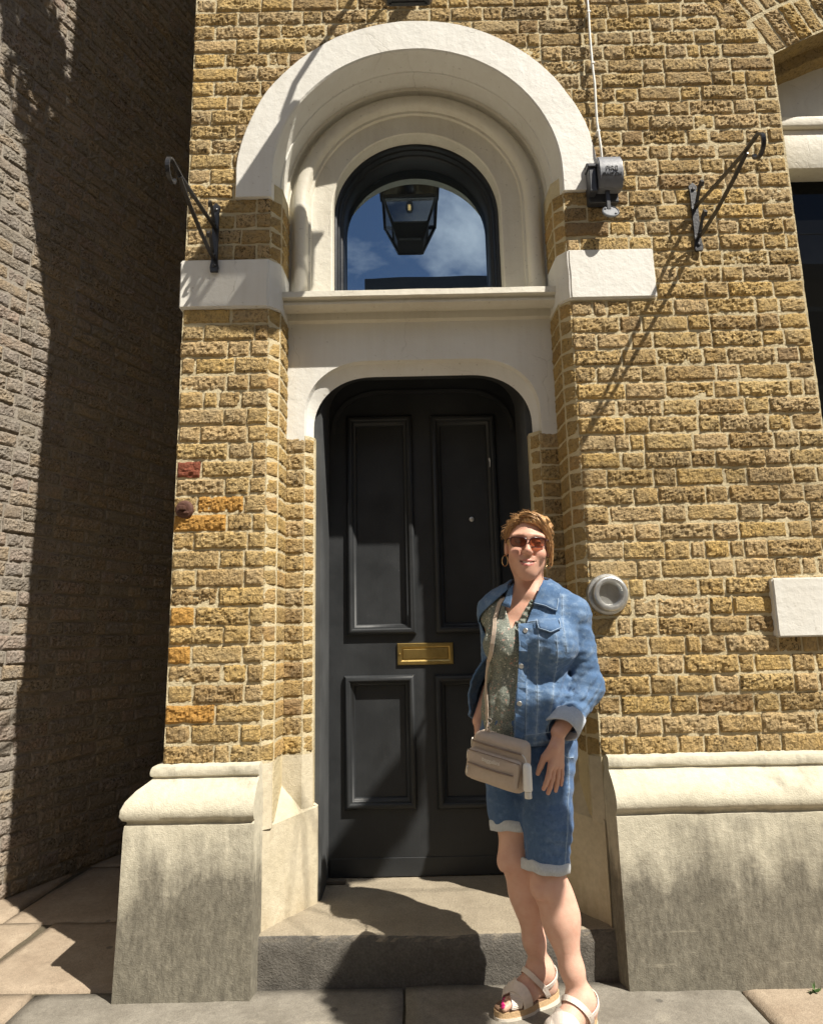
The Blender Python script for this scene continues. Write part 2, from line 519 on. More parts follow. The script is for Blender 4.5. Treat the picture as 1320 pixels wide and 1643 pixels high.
class BrickSet:
    """collects bricks as (centre, angle about z, tilt, width, height, material key, part name)"""
    def __init__(self): self.items = []
    def add(self, c, w, h=H_BR, ang=0.0, tilt=0.0, mat='brick', name='brick', face=(0, -1, 0)):
        c = Vector(c)
        v = CAM_POS - c
        area = w * h * max(0.05, v.normalized().dot(Vector(face))) / v.length_squared
        self.items.append(dict(c=c, w=w, h=h, ang=ang, tilt=tilt, mat=mat, name=name, area=area))
    def build(self, parent, limit=296, stuff_name='brickwork'):
        by = {}
        for it in self.items: by.setdefault(it['name'], []).append(it)
        for name, lst in by.items():
            lst.sort(key=lambda t: -t['area'])
            rest = []
            for i, it in enumerate(lst):
                k = min(NOM, key=lambda q: abs(NOM[q] - it['w']))
                me = rng.choice(VAR_MAT[it['mat']][k])
                flip = math.pi if rng.random() < 0.5 else 0.0
                mat4 = (Matrix.Translation(it['c']) @ Matrix.Rotation(it['ang'], 4, 'Z') @ Matrix.Rotation(it['tilt'] + flip, 4, 'Y')
                        @ Matrix.Diagonal((it['w'] / NOM[k], 1, it['h'] / H_BR, 1)))
                if i < limit:
                    o = bpy.data.objects.new(name, me)
                    o.matrix_world = mat4
                    link(o, parent)
                else:
                    rest.append((me, mat4, it['mat']))
            for mk in sorted({r[2] for r in rest}):
                V = []; F = []; base = 0
                for me, m4, mk2 in rest:
                    if mk2 != mk: continue
                    co = np.empty(len(me.vertices) * 3, np.float32); me.vertices.foreach_get("co", co)
                    co = co.reshape(-1, 3)
                    A = np.array(m4)
                    V.append(co @ A[:3, :3].T + A[:3, 3])
                    ps = np.empty(len(me.polygons) * 4, np.int32); me.loops.foreach_get("vertex_index", ps)
                    F.append(ps.reshape(-1, 4) + base)
                    base += len(co)
                o = np_obj(stuff_name, np.concatenate(V), np.concatenate(F), M[mk], parent, smooth=False)
                o["kind"] = "stuff"

def np_obj(name, V, F, mat, parent=None, smooth=True):
    me = bpy.data.meshes.new(name)
    n = F.shape[1]
    me.vertices.add(len(V)); me.vertices.foreach_set("co", np.ascontiguousarray(V, np.float32).ravel())
    me.loops.add(F.size); me.loops.foreach_set("vertex_index", np.ascontiguousarray(F, np.int32).ravel())
    me.polygons.add(len(F)); me.polygons.foreach_set("loop_start", np.arange(0, F.size, n, dtype=np.int32))
    me.polygons.foreach_set("use_smooth", np.full(len(F), smooth))
    me.update(calc_edges=True)
    me.validate()
    if mat is not None: me.materials.append(mat)
    o = bpy.data.objects.new(name, me)
    return link(o, parent)

# ---------- mortar faces of the wall, with a little unevenness
def mortar_sheet(bm, f, us, vs):
    """grid of points f(u, v) -> Vector"""
    g = [[bm.verts.new(f(u, v)) for u in us] for v in vs]
    for j in range(len(vs) - 1):
        for i in range(len(us) - 1):
            bm.faces.new((g[j][i], g[j][i + 1], g[j + 1][i + 1], g[j + 1][i]))
def lin(a, b, step):
    n = max(1, int(math.ceil((b - a) / step)))
    return [a + (b - a) * i / n for i in range(n + 1)]
def lump(x, z, s=1.0):
    p = Vector((x, 0.3, z))
    return s * (0.0028 * mnoise.noise(p * 45) + 0.0030 * mnoise.noise(p * 9))
TOP = 8.6
bm = bmesh.new()
wf = lambda x, z: Vector((x, 0.0030 + lump(x, z), z))
mortar_sheet(bm, wf, lin(EDGE_L, XL, 0.02), lin(0.0, 4.5, 0.02))
mortar_sheet(bm, wf, lin(XR, EDGE_R, 0.02), lin(0.0, 3.92, 0.02))
def arch_z(x):
    d = 0.70 ** 2 - (x - CX) ** 2
    return ZC + math.sqrt(d) if d > 0 else ZC
g0 = []
for x in lin(XL, XR, 0.02):
    za = arch_z(x)
    g0.append([bm.verts.new(wf(x, za + (4.5 - za) * j / 40)) for j in range(41)])
for a, b in zip(g0[:-1], g0[1:]):
    for j in range(40):
        bm.faces.new((a[j], b[j], b[j + 1], a[j + 1]))
# over the big window: segmental arch line
def seg_z(x):
    xm, hw, rise = 2.75, 2.75 - EDGE_R, 0.28
    t = max(-1, min(1, (x - xm) / hw))
    return 3.92 + rise * (1 - t * t)
g0 = []
for x in lin(EDGE_R, 3.75, 0.05):
    za = seg_z(x)
    g0.append([bm.verts.new(wf(x, za + (4.5 - za) * j / 20)) for j in range(21)])
for a, b in zip(g0[:-1], g0[1:]):
    for j in range(20):
        bm.faces.new((a[j], b[j], b[j + 1], a[j + 1]))
mortar_sheet(bm, wf, lin(3.75, 4.6, 0.1), lin(0.0, 4.5, 0.1))
mortar_sheet(bm, wf, lin(XR, EDGE_R, 0.05), lin(3.92, 4.5, 0.05))
# first-order reveals (chamfer, then straight back), both sides
def reveal(xa, xb, xc, z0, z1):
    mortar_sheet(bm, lambda t, z: Vector((xa + (xb - xa) * t, 0.0035 + 0.05 * t + lump(t * .05, z), z)), lin(0, 1, .25), lin(z0, z1, 0.03))
    mortar_sheet(bm, lambda t, z: Vector((xb + (xc - xb) * t, 0.0535 + 0.16 * t, z)), lin(0, 1, .25), lin(z0, z1, 0.03))
reveal(XL, XL + 0.04, XL + 0.045, 0.55, 3.3)
reveal(XR, XR - 0.04, XR - 0.045, 0.55, 3.3)
# second order: narrow pilaster, chamfer, jamb
def second(s):
    # s=-1 left, +1 right ; distances from CX
    X = lambda d: CX + s * d
    fl = 1 if s < 0 else -1
    for (a, ya, b, yb) in ((0.630, 0.204, 0.532, 0.204), (0.532, 0.204, 0.492, 0.249), (0.492, 0.249, 0.498, 0.50)):
        mortar_sheet(bm, lambda t, z: Vector((X(a + (b - a) * t), ya + (yb - ya) * t + lump(a + t * .1, z), z)), lin(0, 1, .25), lin(0.55, 2.16, 0.03))
second(-1); second(1)
# side wall to the alley, jamb of the window, upper storeys
mortar_sheet(bm, lambda y, z: Vector((EDGE_L, y, z)), [0.0035, 1.0, 3.0, 6.0], [0, 4.5, TOP])
mortar_sheet(bm, lambda y, z: Vector((EDGE_R, y, z)), [0.0035, 0.1, 0.3], lin(0.5, 3.95, 0.2))
mortar_sheet(bm, lambda x, z: Vector((x, 0.0, z)), [EDGE_L, 4.6], [4.5, TOP])
mortar_sheet(bm, lambda y, z: Vector((4.6, y, z)), [0.0, 6.0], [0, TOP])
mortar_sheet(bm, lambda x, y: Vector((x, y, TOP)), [EDGE_L, 4.6], [0.0, 6.0])
bm_obj("wall", bm, M['mortar'], building, smooth=True)

# ---------- courses
bs = BrickSet()
def run_course(z, x0, x1, phase, y=-0.0015, mat='brick', name='brick', tilt_j=0.006):
    """flemish-like run from x0 to x1"""
    x = x0
    k = phase
    while x < x1 - 0.02:
        w = (0.208 if k % 2 == 0 else 0.099) * rng.uniform(0.93, 1.07)
        if rng.random() < 0.13: w = rng.choice((0.150, 0.062, 0.17))
        if x1 - (x + w) < 0.045: w = x1 - x
        m = mat
        bs.add((x + w / 2, y - 0.003 + rng.uniform(-0.003, 0.003), z + rng.uniform(-0.0015, 0.0015)), w - 0.0088, H_BR * rng.uniform(0.94, 1.03),
               tilt=rng.uniform(-tilt_j, tilt_j), mat=m, name=name)
        x += w
        k += 1
n_course = int((5.45 - Z_BR) / COURSE)
def right_end(z):
    if z < 3.93: return EDGE_R - rng.uniform(0, 0.006)
    if z < 4.36: return EDGE_R - 0.004 - (z - 3.93) * 0.56
    if z > 4.66: return 4.4
    return 2.75 - (2.75 - EDGE_R) * math.sqrt(max(0.0, 1 - (z - 0.44 - 3.92) / 0.28))
QL = (2.682, 2.912); QR = (2.690, 2.922)
for i in range(n_course):
    z = Z_BR + COURSE * (i + 0.5)
    # left pier
    left_end = XL
    dz = z - ZC
    if z > 3.20:
        d = 0.755 ** 2 - max(0.0, dz) ** 2
        left_end = CX - math.sqrt(d) if d > 0 else None
    skip_l = QL[0] - 0.005 < z < QL[1] + 0.005
    if not skip_l:
        if left_end is not None and z < 4.07:
            e0 = EDGE_L + rng.uniform(-0.006, 0.004)
            run_course(z, e0, left_end, i % 2)
            d = 0.755 ** 2 - max(0.0, dz) ** 2
            right_from = CX + math.sqrt(d) if z > 3.20 else XR
        else:
            run_course(z, EDGE_L + rng.uniform(-0.006, 0.004), right_end(z), i % 2)
            continue
    else:
        right_from = XR
    x_from = right_from
    if QR[0] - 0.005 < z < QR[1] + 0.005: x_from = 1.098
    x_to = right_end(z)
    run_course(z, x_from, x_to, (i + 1) % 2)
# corner bricks on the chamfers and the inner pilasters
for i in range(n_course):
    z = Z_BR + COURSE * (i + 0.5)
    if z < 3.19:
        for s, xa, q in ((-1, XL, QL), (1, XR, QR)):
            if q[0] - 0.01 < z < q[1] + 0.01: continue
            mx = xa - s * 0.02
            bs.add((mx + s * 0.002, 0.0205, z), 0.066, H_BR, ang=R(45) * (1 if s < 0 else -1), tilt=rng.uniform(-.02, .02), mat='corner_brick', name='corner_brick', face=(-s * .7, -.7, 0))
            bs.add((xa - s * 0.0475, 0.128, z), 0.140, H_BR, ang=R(88.5) * (1 if s < 0 else -1), mat='corner_brick', name='corner_brick', face=(-s, 0, 0))
    if z < 2.12:
        for s in (-1, 1):
            bs.add((CX + s * 0.577, 0.197, z), 0.086 * rng.uniform(.93, 1.0), H_BR, tilt=rng.uniform(-.02, .02), mat='brick', name='pilaster_brick')
            bs.add((CX + s * 0.5115, 0.2215, z), 0.056, H_BR, ang=R(48) * (1 if s < 0 else -1), tilt=rng.uniform(-.02, .02), mat='corner_brick', name='pilaster_brick', face=(-s * .7, -.7, 0))
# replace a few bricks of the left pier by the smooth orange and red ones
def recolor(x, z, mat):
    it = min((q for q in bs.items if q['name'] == 'brick'), key=lambda q: (q['c'].x - x) ** 2 + 4 * (q['c'].z - z) ** 2)
    it['mat'] = mat
for x, z, m in ((-0.945, 1.937, 'red_brick'), (-0.86, 1.79, 'orange_brick'), (-0.88, 1.71, 'orange_brick'), (-0.86, 1.33, 'orange_brick'),
                (-0.94, 1.33, 'orange_brick'), (-0.93, 1.17, 'orange_brick'), (-0.94, 0.95, 'orange_brick')):
    recolor(x, z, m)
# voussoirs over the big window: two rings of bricks on edge
xm = 2.75
for ring, (r_off) in enumerate((0.0, 0.214)):
    x = EDGE_R + 0.016 - ring * 0.11
    while x < 2.9:
        z0 = seg_z(max(x, EDGE_R)) + min(0, x - EDGE_R) * 0.56
        a = math.atan((seg_z(max(x, EDGE_R) + .01) - seg_z(max(x, EDGE_R) - .01 if x > EDGE_R + .01 else EDGE_R)) / (0.02 if x > EDGE_R + .01 else 0.01))
        nx, nz = -math.sin(a), math.cos(a)
        c = (x + 0.03 * math.cos(a) + nx * (r_off + 0.104), -0.004 + rng.uniform(-.003, .003), z0 + 0.03 * math.sin(a) + nz * (r_off + 0.104))
        bs.add(c, 0.200 * rng.uniform(.95, 1.0), 0.064, tilt=R(90) - a + rng.uniform(-.02, .02), mat='brick', name='voussoir')
        x += 0.073 * math.cos(a)
bs.build(building)

# ---------- sweeps round the arch
def arch_sweep(bm, prof, z0, n=48, cap=True):
    """closed profile of (radius, y) swept up the left jamb, round the arch and down the right jamb"""
    path = [('l', z0), ('l', ZC - 0.0)] + [('a', math.pi - math.pi * i / n) for i in range(1, n)] + [('r', ZC), ('r', z0)]
    rings = []
    for kind, v in path:
        ring = []
        for r, y in prof:
            if kind == 'l': p = (CX - r, y, v)
            elif kind == 'r': p = (CX + r, y, v)
            else: p = (CX + r * math.cos(v), y, ZC + r * math.sin(v))
            ring.append(bm.verts.new(p))
        rings.append(ring)
    m = len(prof)
    for a, b in zip(rings[:-1], rings[1:]):
        for k in range(m):
            bm.faces.new((a[k], a[(k + 1) % m], b[(k + 1) % m], b[k]))
    if cap:
        bm.faces.new(rings[0]); bm.faces.new(rings[-1][::-1])

def smooth_by_angle(o, deg=32):
    me = o.data
    me.polygons.foreach_set("use_smooth", [True] * len(me.polygons))
    bm = bmesh.new(); bm.from_mesh(me)
    for e in bm.edges:
        if len(e.link_faces) == 2 and e.calc_face_angle(0) > R(deg): e.smooth = False
    bm.to_mesh(me); bm.free()
    return o

bm = bmesh.new()
arch_sweep(bm, [(0.822, 0.05), (0.822, -0.014), (0.816, -0.021), (0.664, -0.021), (0.657, -0.015), (0.650, 0.02), (0.640, 0.085), (0.634, 0.088), (0.634, 0.21), (0.75, 0.21)], 3.215)
for v in bm.verts:   # hand-rendered edge: the outline wanders a little
    d = 0.004 * mnoise.noise(v.co * 6.0) + 0.002 * mnoise.noise(v.co * 19.0)
    rad = Vector((v.co.x - CX, 0, max(0, v.co.z - ZC)))
    if rad.length > 0.8: v.co += rad.normalized() * d * 1.6
    v.co.y += d * 0.5
smooth_by_angle(bm_obj("arch_surround", bm, M['white_paint'], building))
bm = bmesh.new()
roll = [(0.604, 0.212), (0.602, 0.196), (0.597, 0.192)] + [(0.562 + 0.033 * math.cos(t), 0.192 - 0.021 * math.sin(t)) for t in [math.pi * q / 8 for q in range(0, 9)]] + [(0.526, 0.196), (0.524, 0.206), (0.512, 0.208), (0.510, 0.222)]
arch_sweep(bm, [(0.70, 0.31), (0.70, 0.206), (0.648, 0.206), (0.644, 0.186), (0.634, 0.180), (0.622, 0.184), (0.618, 0.206)] + roll
           + [(0.503, 0.224), (0.416, 0.224), (0.411, 0.230), (0.407, 0.31)], 2.79)
smooth_by_angle(bm_obj("arch_moulding", bm, M['cream_paint'], building))

# fanlight: black frame, dark pane
fan = empty("fanlight", (CX, 0.3, 2.8), parent=building)
def to_local(bm, o):
    loc = Vector(o.location)
    p = o.parent
    while p is not None:
        loc += p.location; p = p.parent
    for v in bm.verts: v.co -= loc
bm = bmesh.new()
arch_sweep(bm, [(0.412, 0.46), (0.412, 0.296), (0.404, 0.292), (0.396, 0.296), (0.392, 0.312), (0.384, 0.314), (0.379, 0.334), (0.371, 0.338), (0.363, 0.352), (0.360, 0.42), (0.355, 0.46)], 2.79)
bm_box(bm, CX - 0.36, CX + 0.36, 0.36, 0.46, 2.79, 2.835)
to_local(bm, fan)
smooth_by_angle(bm_obj("frame", bm, M['frame_black'], fan))
bm = bmesh.new()
pts = [(CX - 0.358, 2.80)] + [(CX + 0.358 * math.cos(a), ZC + 0.358 * math.sin(a)) for a in [math.pi - math.pi * i / 48 for i in range(49)]] + [(CX + 0.358, 2.80)]
f0 = bm.faces.new([bm.verts.new((x, 0.420, z)) for x, z in pts])
ex = bmesh.ops.extrude_face_region(bm, geom=[f0])
for v in ex['geom']:
    if isinstance(v, bmesh.types.BMVert): v.co.y += 0.006
to_local(bm, fan)
bm_obj("pane", bm, M['pane'], fan)
bm = bmesh.new(); bm_box(bm, CX - 0.6, CX + 0.6, 0.47, 1.6, 2.7, 3.9); to_local(bm, fan)
bm_obj("dark_interior", bm, M['dark_room'], fan)

# ---------- impost blocks
def block(name, x0, x1, y0, y1, z0, z1, mat, parent, chamf=None, wob=0.003):
    bm = bmesh.new()
    if chamf is None:
        poly = [(x0, y1), (x0, y0), (x1, y0), (x1, y1)]
    else: poly = chamf
    nz = max(2, int((z1 - z0) / 0.03))
    rings = []
    for j in range(nz + 1):
        z = z0 + (z1 - z0) * j / nz
        rings.append([bm.verts.new((x, y, z)) for x, y in poly])
    m = len(poly)
    for a, b in zip(rings[:-1], rings[1:]):
        for k in range(m): bm.faces.new((a[k], a[(k + 1) % m], b[(k + 1) % m], b[k]))
    bm.faces.new(rings[0][::-1]); bm.faces.new(rings[-1])
    bmesh.ops.recalc_face_normals(bm, faces=bm.faces)
    es = [e for e in bm.edges if len(e.link_faces) == 2 and e.calc_face_angle(0) > R(30)]
    bmesh.ops.bevel(bm, geom=es, offset=0.006, segments=2, affect='EDGES')
    for v in bm.verts:
        v.co += Vector((mnoise.noise(v.co * 21), 0.5 * mnoise.noise(v.co * 17 + Vector((5, 1, 2))), mnoise.noise(v.co * 19 + Vector((1, 7, 3))))) * wob
    return smooth_by_angle(bm_obj(name, bm, mat, parent), 40)
def jamb_poly(s, y0=-0.018, xo=0.0):
    xa = XL if s < 0 else XR
    e = -s
    return [(xa, y0), (xa + e * 0.044, 0.040), (xa + e * 0.050, 0.206), (xa + s * 0.05, 0.206)]
block("impost_block", 0, 0, 0, 0, QL[0], QL[1], M['white_paint'], building,
      [(EDGE_L - 0.012, 0.2), (EDGE_L - 0.012, -0.018), (XL - 0.004, -0.018), (XL + 0.042, 0.034), (XL + 0.049, 0.206)])
block("impost_block", 0, 0, 0, 0, QR[0], QR[1], M['white_paint'], building,
      [(1.094, 0.05), (1.094, -0.018), (XR + 0.002, -0.018), (XR - 0.042, 0.034), (XR - 0.049, 0.206)][::-1])

# ---------- cornice over the door
prof = [(0.30, 2.812), (0.075, 2.800), (0.066, 2.795), (0.065, 2.768), (0.070, 2.764), (0.094, 2.764), (0.095, 2.756), (0.086, 2.752), (0.086, 2.740), (0.100, 2.731),
        (0.122, 2.726), (0.146, 2.728), (0.158, 2.734), (0.164, 2.748), (0.178, 2.748), (0.179, 2.708), (0.186, 2.704), (0.205, 2.700), (0.30, 2.70)]
bm = bmesh.new()
rings = []
for x in lin(XL + 0.030, XR - 0.032, 0.03):
    rings.append([bm.verts.new((x, y + 0.0012 * mnoise.noise(Vector((x * 14, y * 30, z * 30))), z + 0.0016 * mnoise.noise(Vector((x * 9, y * 20, z * 20 + 4))))) for y, z in prof])
m = len(prof)
for a, b in zip(rings[:-1], rings[1:]):
    for k in range(m): bm.faces.new((a[k], a[(k + 1) % m], b[(k + 1) % m], b[k]))
bm.faces.new(rings[0][::-1]); bm.faces.new(rings[-1])
smooth_by_angle(bm_obj("cornice", bm, M['cream_paint'], building), 38)

# ---------- lintel with basket-arched opening
def basket(xl, xr, zb, zt, rx, rz, n=14):
    pts = [(xl, zb), (xl, zt - rz)]
    for i in range(1, n + 1):
        a = math.pi - (math.pi / 2) * i / n
        c, s_ = math.cos(a), math.sin(a)
        pts.append((xl + rx + rx * math.copysign(abs(c) ** 0.92, c), zt - rz + rz * abs(s_) ** 0.92))
    for i in range(0, n):
        a = math.pi / 2 - (math.pi / 2) * (i + 0) / n
        c, s_ = math.cos(a), math.sin(a)
        pts.append((xr - rx + rx * math.copysign(abs(c) ** 0.92, c), zt - rz + rz * abs(s_) ** 0.92))
    pts += [(xr, zt - rz), (xr, zb)]
    return pts
LZ = 2.135
oA = basket(-0.480, 0.600, LZ, 2.513, 0.30, 0.27)
oB = basket(-0.473, 0.593, LZ, 2.505, 0.295, 0.265)
oC = basket(-0.443, 0.566, LZ, 2.452, 0.28, 0.25)
oD = basket(-0.452, 0.576, LZ, 2.600, 0.20, 0.20)
bm = bmesh.new()
LL, LR_ = XL + 0.046, XR - 0.046
yA = 0.2
layers = [(oA, yA), (oB, 0.224), (oC, 0.250), (oD, 0.262), (oD, 0.60)]
vr = [[bm.verts.new((x, y, z)) for x, z in o] for o, y in layers]
for a, b in zip(vr[:-1], vr[1:]):
    for k in range(len(a) - 1): bm.faces.new((a[k], a[k + 1], b[k + 1], b[k]))
fr = [bm.verts.new(p) for p in ((LL, yA, LZ), (LL, yA, 2.72), (LR_, yA, 2.72), (LR_, yA, LZ))]
A_ = vr[0]; nA = len(A_); hl, hr = 8, nA - 9       # points where the jamb side hands over to the top side
outer = []
for k, v in enumerate(A_):
    if k == 0: outer.append(fr[0])
    elif k == nA - 1: outer.append(fr[3])
    elif k <= hl: outer.append(bm.verts.new((LL, yA, v.co.z)))
    elif k >= hr: outer.append(bm.verts.new((LR_, yA, v.co.z)))
    else: outer.append(bm.verts.new((v.co.x, yA, 2.72)))
for k in range(nA - 1):
    q = [A_[k], A_[k + 1], outer[k + 1]]
    if k == hl: q.append(fr[1])
    if k + 1 == hr: q.append(fr[2])
    q.append(outer[k])
    bm.faces.new(q)
# underside lips at the two springers
for k in (0, -1):
    c = fr[0] if k == 0 else fr[3]
    back = bm.verts.new((c.co.x, 0.6, LZ))
    bm.faces.new([c, vr[0][k], vr[1][k], vr[2][k], vr[3][k], vr[4][k], back])
smooth_by_angle(bm_obj("lintel", bm, M['white_paint'], building), 22)

# ---------- door frame and door
YD = 0.555
bm = bmesh.new()
fo = basket(-0.450, 0.574, 0.16, 2.596, 0.20, 0.20)
fi = basket(-0.416, 0.544, 0.16, 2.560, 0.20, 0.19)
vo = [bm.verts.new((x, 0.292, z)) for x, z in fo]; vi = [bm.verts.new((x, 0.292, z)) for x, z in fi]
vi1 = [bm.verts.new((x + (0.006 if x < 0 else -0.006), 0.302, z - 0.004)) for x, z in fi]
vi2 = [bm.verts.new((x + (0.006 if x < 0 else -0.006), 0.60, z - 0.004)) for x, z in fi]
for A_, B_ in ((vo, vi), (vi, vi1), (vi1, vi2)):
    for k in range(len(A_) - 1): bm.faces.new((A_[k], A_[k + 1], B_[k + 1], B_[k]))
smooth_by_angle(bm_obj("door_frame", bm, M['frame_grey'], building), 35)

door = empty("door", (0.064, YD, 0.18), parent=building)
DX0, DX1 = -0.410, 0.538
pan = dict(UL=(-0.322, 0.012, 1.262, 2.360), UR=(0.104, 0.434, 1.262, 2.356), LL=(-0.336, 0.000, 0.470, 1.072), LR=(0.092, 0.434, 0.466, 1.068))
bm = bmesh.new()
xs = [DX0, -0.300, -0.022, 0.126, 0.412, DX1]
zs_ = [0.182, 0.50, 1.045, 1.29, 2.33, 2.60]
for i in range(5):
    for j in range(5):
        if (i in (1, 3)) and (j in (1, 3)): continue
        x0, x1, z0, z1 = xs[i], xs[i + 1], zs_[j], zs_[j + 1]
        bm.faces.new([bm.verts.new(p) for p in ((x0, YD, z0), (x1, YD, z0), (x1, YD, z1), (x0, YD, z1))])
bmesh.ops.remove_doubles(bm, verts=bm.verts, dist=1e-5)
ex = bmesh.ops.extrude_face_region(bm, geom=list(bm.faces))
for v in ex['geom']:
    if isinstance(v, bmesh.types.BMVert): v.co.y += 0.045
to_local(bm, door)
bm_obj("leaf", bm, M['door'], door)
for key, (x0, x1, z0, z1) in pan.items():
    # recessed flat panel and a bolection moulding lapping on the stiles
    bm = bmesh.new()
    bm_box(bm, x0 + 0.02, x1 - 0.02, YD + 0.018, YD + 0.03, z0 + 0.02, z1 - 0.02)
    to_local(bm, door); bm_obj("door_panel", bm, M['door'], door)
    mp = [(0.0, 0.0), (0.0, -0.010), (0.004, -0.018), (0.012, -0.025), (0.022, -0.026), (0.029, -0.020), (0.031, -0.010), (0.034, -0.010), (0.037, -0.004), (0.043, 0.000), (0.049, 0.010), (0.051, 0.018)]
    bm = bmesh.new(); rr = []
    for d, y in mp:
        rr.append([bm.verts.new(p) for p in ((x0 + d, YD + y, z0 + d), (x1 - d, YD + y, z0 + d), (x1 - d, YD + y, z1 - d), (x0 + d, YD + y, z1 - d))])
    for a, b in zip(rr[:-1], rr[1:]):
        for k in range(4): bm.faces.new((a[k], a[(k + 1) % 4], b[(k + 1) % 4], b[k]))
    to_local(bm, door)
    smooth_by_angle(bm_obj("panel_moulding", bm, M['door'], door), 50)
bm = bmesh.new()
ba = basket(-0.398, 0.526, 0.30, 2.500, 0.26, 0.22)[1:-1]; bb_ = basket(-0.380, 0.508, 0.30, 2.478, 0.25, 0.21)[1:-1]
r0 = [bm.verts.new((x, YD - 0.001, z)) for x, z in ba]; r1_ = [bm.verts.new((x, YD - 0.012, z - 0.004)) for x, z in ba]; r2_ = [bm.verts.new((x, YD - 0.010, z)) for x, z in bb_]; r3_ = [bm.verts.new((x, YD - 0.001, z)) for x, z in bb_]
for A_, B_ in ((r0, r1_), (r1_, r2_), (r2_, r3_)):
    for k_ in range(len(A_) - 1): bm.faces.new((A_[k_], A_[k_ + 1], B_[k_ + 1], B_[k_]))
to_local(bm, door); smooth_by_angle(bm_obj("head_bead", bm, M['door'], door), 40)
# weather bar line at the foot of the door, letter plate, spyhole, flake of bare paint
bm = bmesh.new(); bm_box(bm, DX0 + 0.004, DX1 - 0.004, YD - 0.004, YD, 0.182, 0.262, 0.0015, 1); to_local(bm, door); bm_obj("kick_board", bm, M['door'], door)
bm = bmesh.new()
lx0, lx1, lz0, lz1 = -0.082, 0.186, 1.117, 1.219
rr = []
for d, y in ((0, 0.0), (0, -0.007), (0.003, -0.010), (0.016, -0.010), (0.022, -0.006), (0.025, -0.003)):
    rr.append([bm.verts.new(p) for p in ((lx0 + d, YD + y, lz0 + d), (lx1 - d, YD + y, lz0 + d), (lx1 - d, YD + y, lz1 - d), (lx0 + d, YD + y, lz1 - d))])
for a, b in zip(rr[:-1], rr[1:]):
    for k in range(4): bm.faces.new((a[k], a[(k + 1) % 4], b[(k + 1) % 4], b[k]))
bm.faces.new(rr[-1])
bm_box(bm, lx0 + 0.028, lx1 - 0.028, YD - 0.0085, YD - 0.003, lz0 + 0.030, lz1 - 0.028, 0.002, 2)
for sx in (lx0 + 0.011, lx1 - 0.011):
    bm_lathe(bm, [(0.0045, 0.0), (0.0045, 0.003), (0.003, 0.0045)], 'Y', (sx, YD - 0.0095, (lz0 + lz1) / 2), 12)
to_local(bm, door); bm_obj("letter_plate", bm, M['brass'], door)
bm = bmesh.new(); bm_lathe(bm, [(0.0125, 0.0), (0.0125, 0.004), (0.010, 0.006), (0.004, 0.007)], 'Y', (0.299, YD + 0.018, 1.820), 20)
to_local(bm, door); bm_obj("spyhole", bm, M['steel'], door, smooth=True)
bm = bmesh.new()
bm.faces.new([bm.verts.new((x, YD - 0.0265, z)) for x, z in ((0.394, 2.075), (0.397, 2.078), (0.400, 2.11), (0.394, 2.125), (0.391, 2.118), (0.3955, 2.10))])
ex = bmesh.ops.extrude_face_region(bm, geom=list(bm.faces))
for v in ex['geom']:
    if isinstance(v, bmesh.types.BMVert): v.co.y += 0.004
to_local(bm, door); bm_obj("paint_flake", bm, M['white_plastic'], door)

# ---------- plinths
PL = [(0.0, 0.785), (0.030, 0.776), (0.034, 0.769), (0.037, 0.756), (0.035, 0.744), (0.027, 0.738), (0.030, 0.731), (0.042, 0.722), (0.072, 0.700), (0.100, 0.668),
      (0.112, 0.640), (0.114, 0.618), (0.106, 0.602), (0.094, 0.596), (0.092, 0.588), (0.099, 0.582), (0.101, 0.56), (0.104, 0.30), (0.108, 0.0), (0.108, -0.03)]
def plinth(name, path, mat):
    """path: list of (x, y, ox, oy): wall point and outward direction scaled for the mitre"""
    bm = bmesh.new(); rings = []
    for x, y, ox, oy in path:
        rings.append([bm.verts.new((x + ox * o, y + oy * o, z)) for o, z in PL])
    for a, b in zip(rings[:-1], rings[1:]):
        for k in range(len(PL) - 1): bm.faces.new((a[k], a[k + 1], b[k + 1], b[k]))
    return bm, rings
bm, rings = plinth("plinth", [(EDGE_L, 2.6, -1, 0)] + [(EDGE_L, 0.0, -1, -1)] + [(x, 0.0, 0, -1) for x in lin(EDGE_L + 0.03, XL, 0.03)], None)
rings.append([bm.verts.new((XL + 0.012, 0.06, z)) for o, z in PL])
for k in range(len(PL) - 1): bm.faces.new((rings[-2][k], rings[-2][k + 1], rings[-1][k + 1], rings[-1][k]))
for v in bm.verts:
    p = v.co
    v.co += Vector((0, 1, 0.6)) * (0.0035 * mnoise.noise(p * 11) + 0.0015 * mnoise.noise(p * 33))
smooth_by_angle(bm_obj("plinth", bm, M['plinth'], building), 40)
bm, rings = plinth("plinth", [(x, 0.0, 0, -1) for x in lin(XR + 0.018, 4.6, 0.04)], None)
side = [bm.verts.new((XR - 0.006, 0.06, z)) for o, z in PL]
for k in range(len(PL) - 1): bm.faces.new((side[k], side[k + 1], rings[0][k + 1], rings[0][k]))
for v in bm.verts:
    p = v.co
    v.co += Vector((0.5, 1, 0.8)) * (0.004 * mnoise.noise(p * 9) + 0.002 * mnoise.noise(p * 31))
smooth_by_angle(bm_obj("plinth", bm, M['plinth'], building), 40)

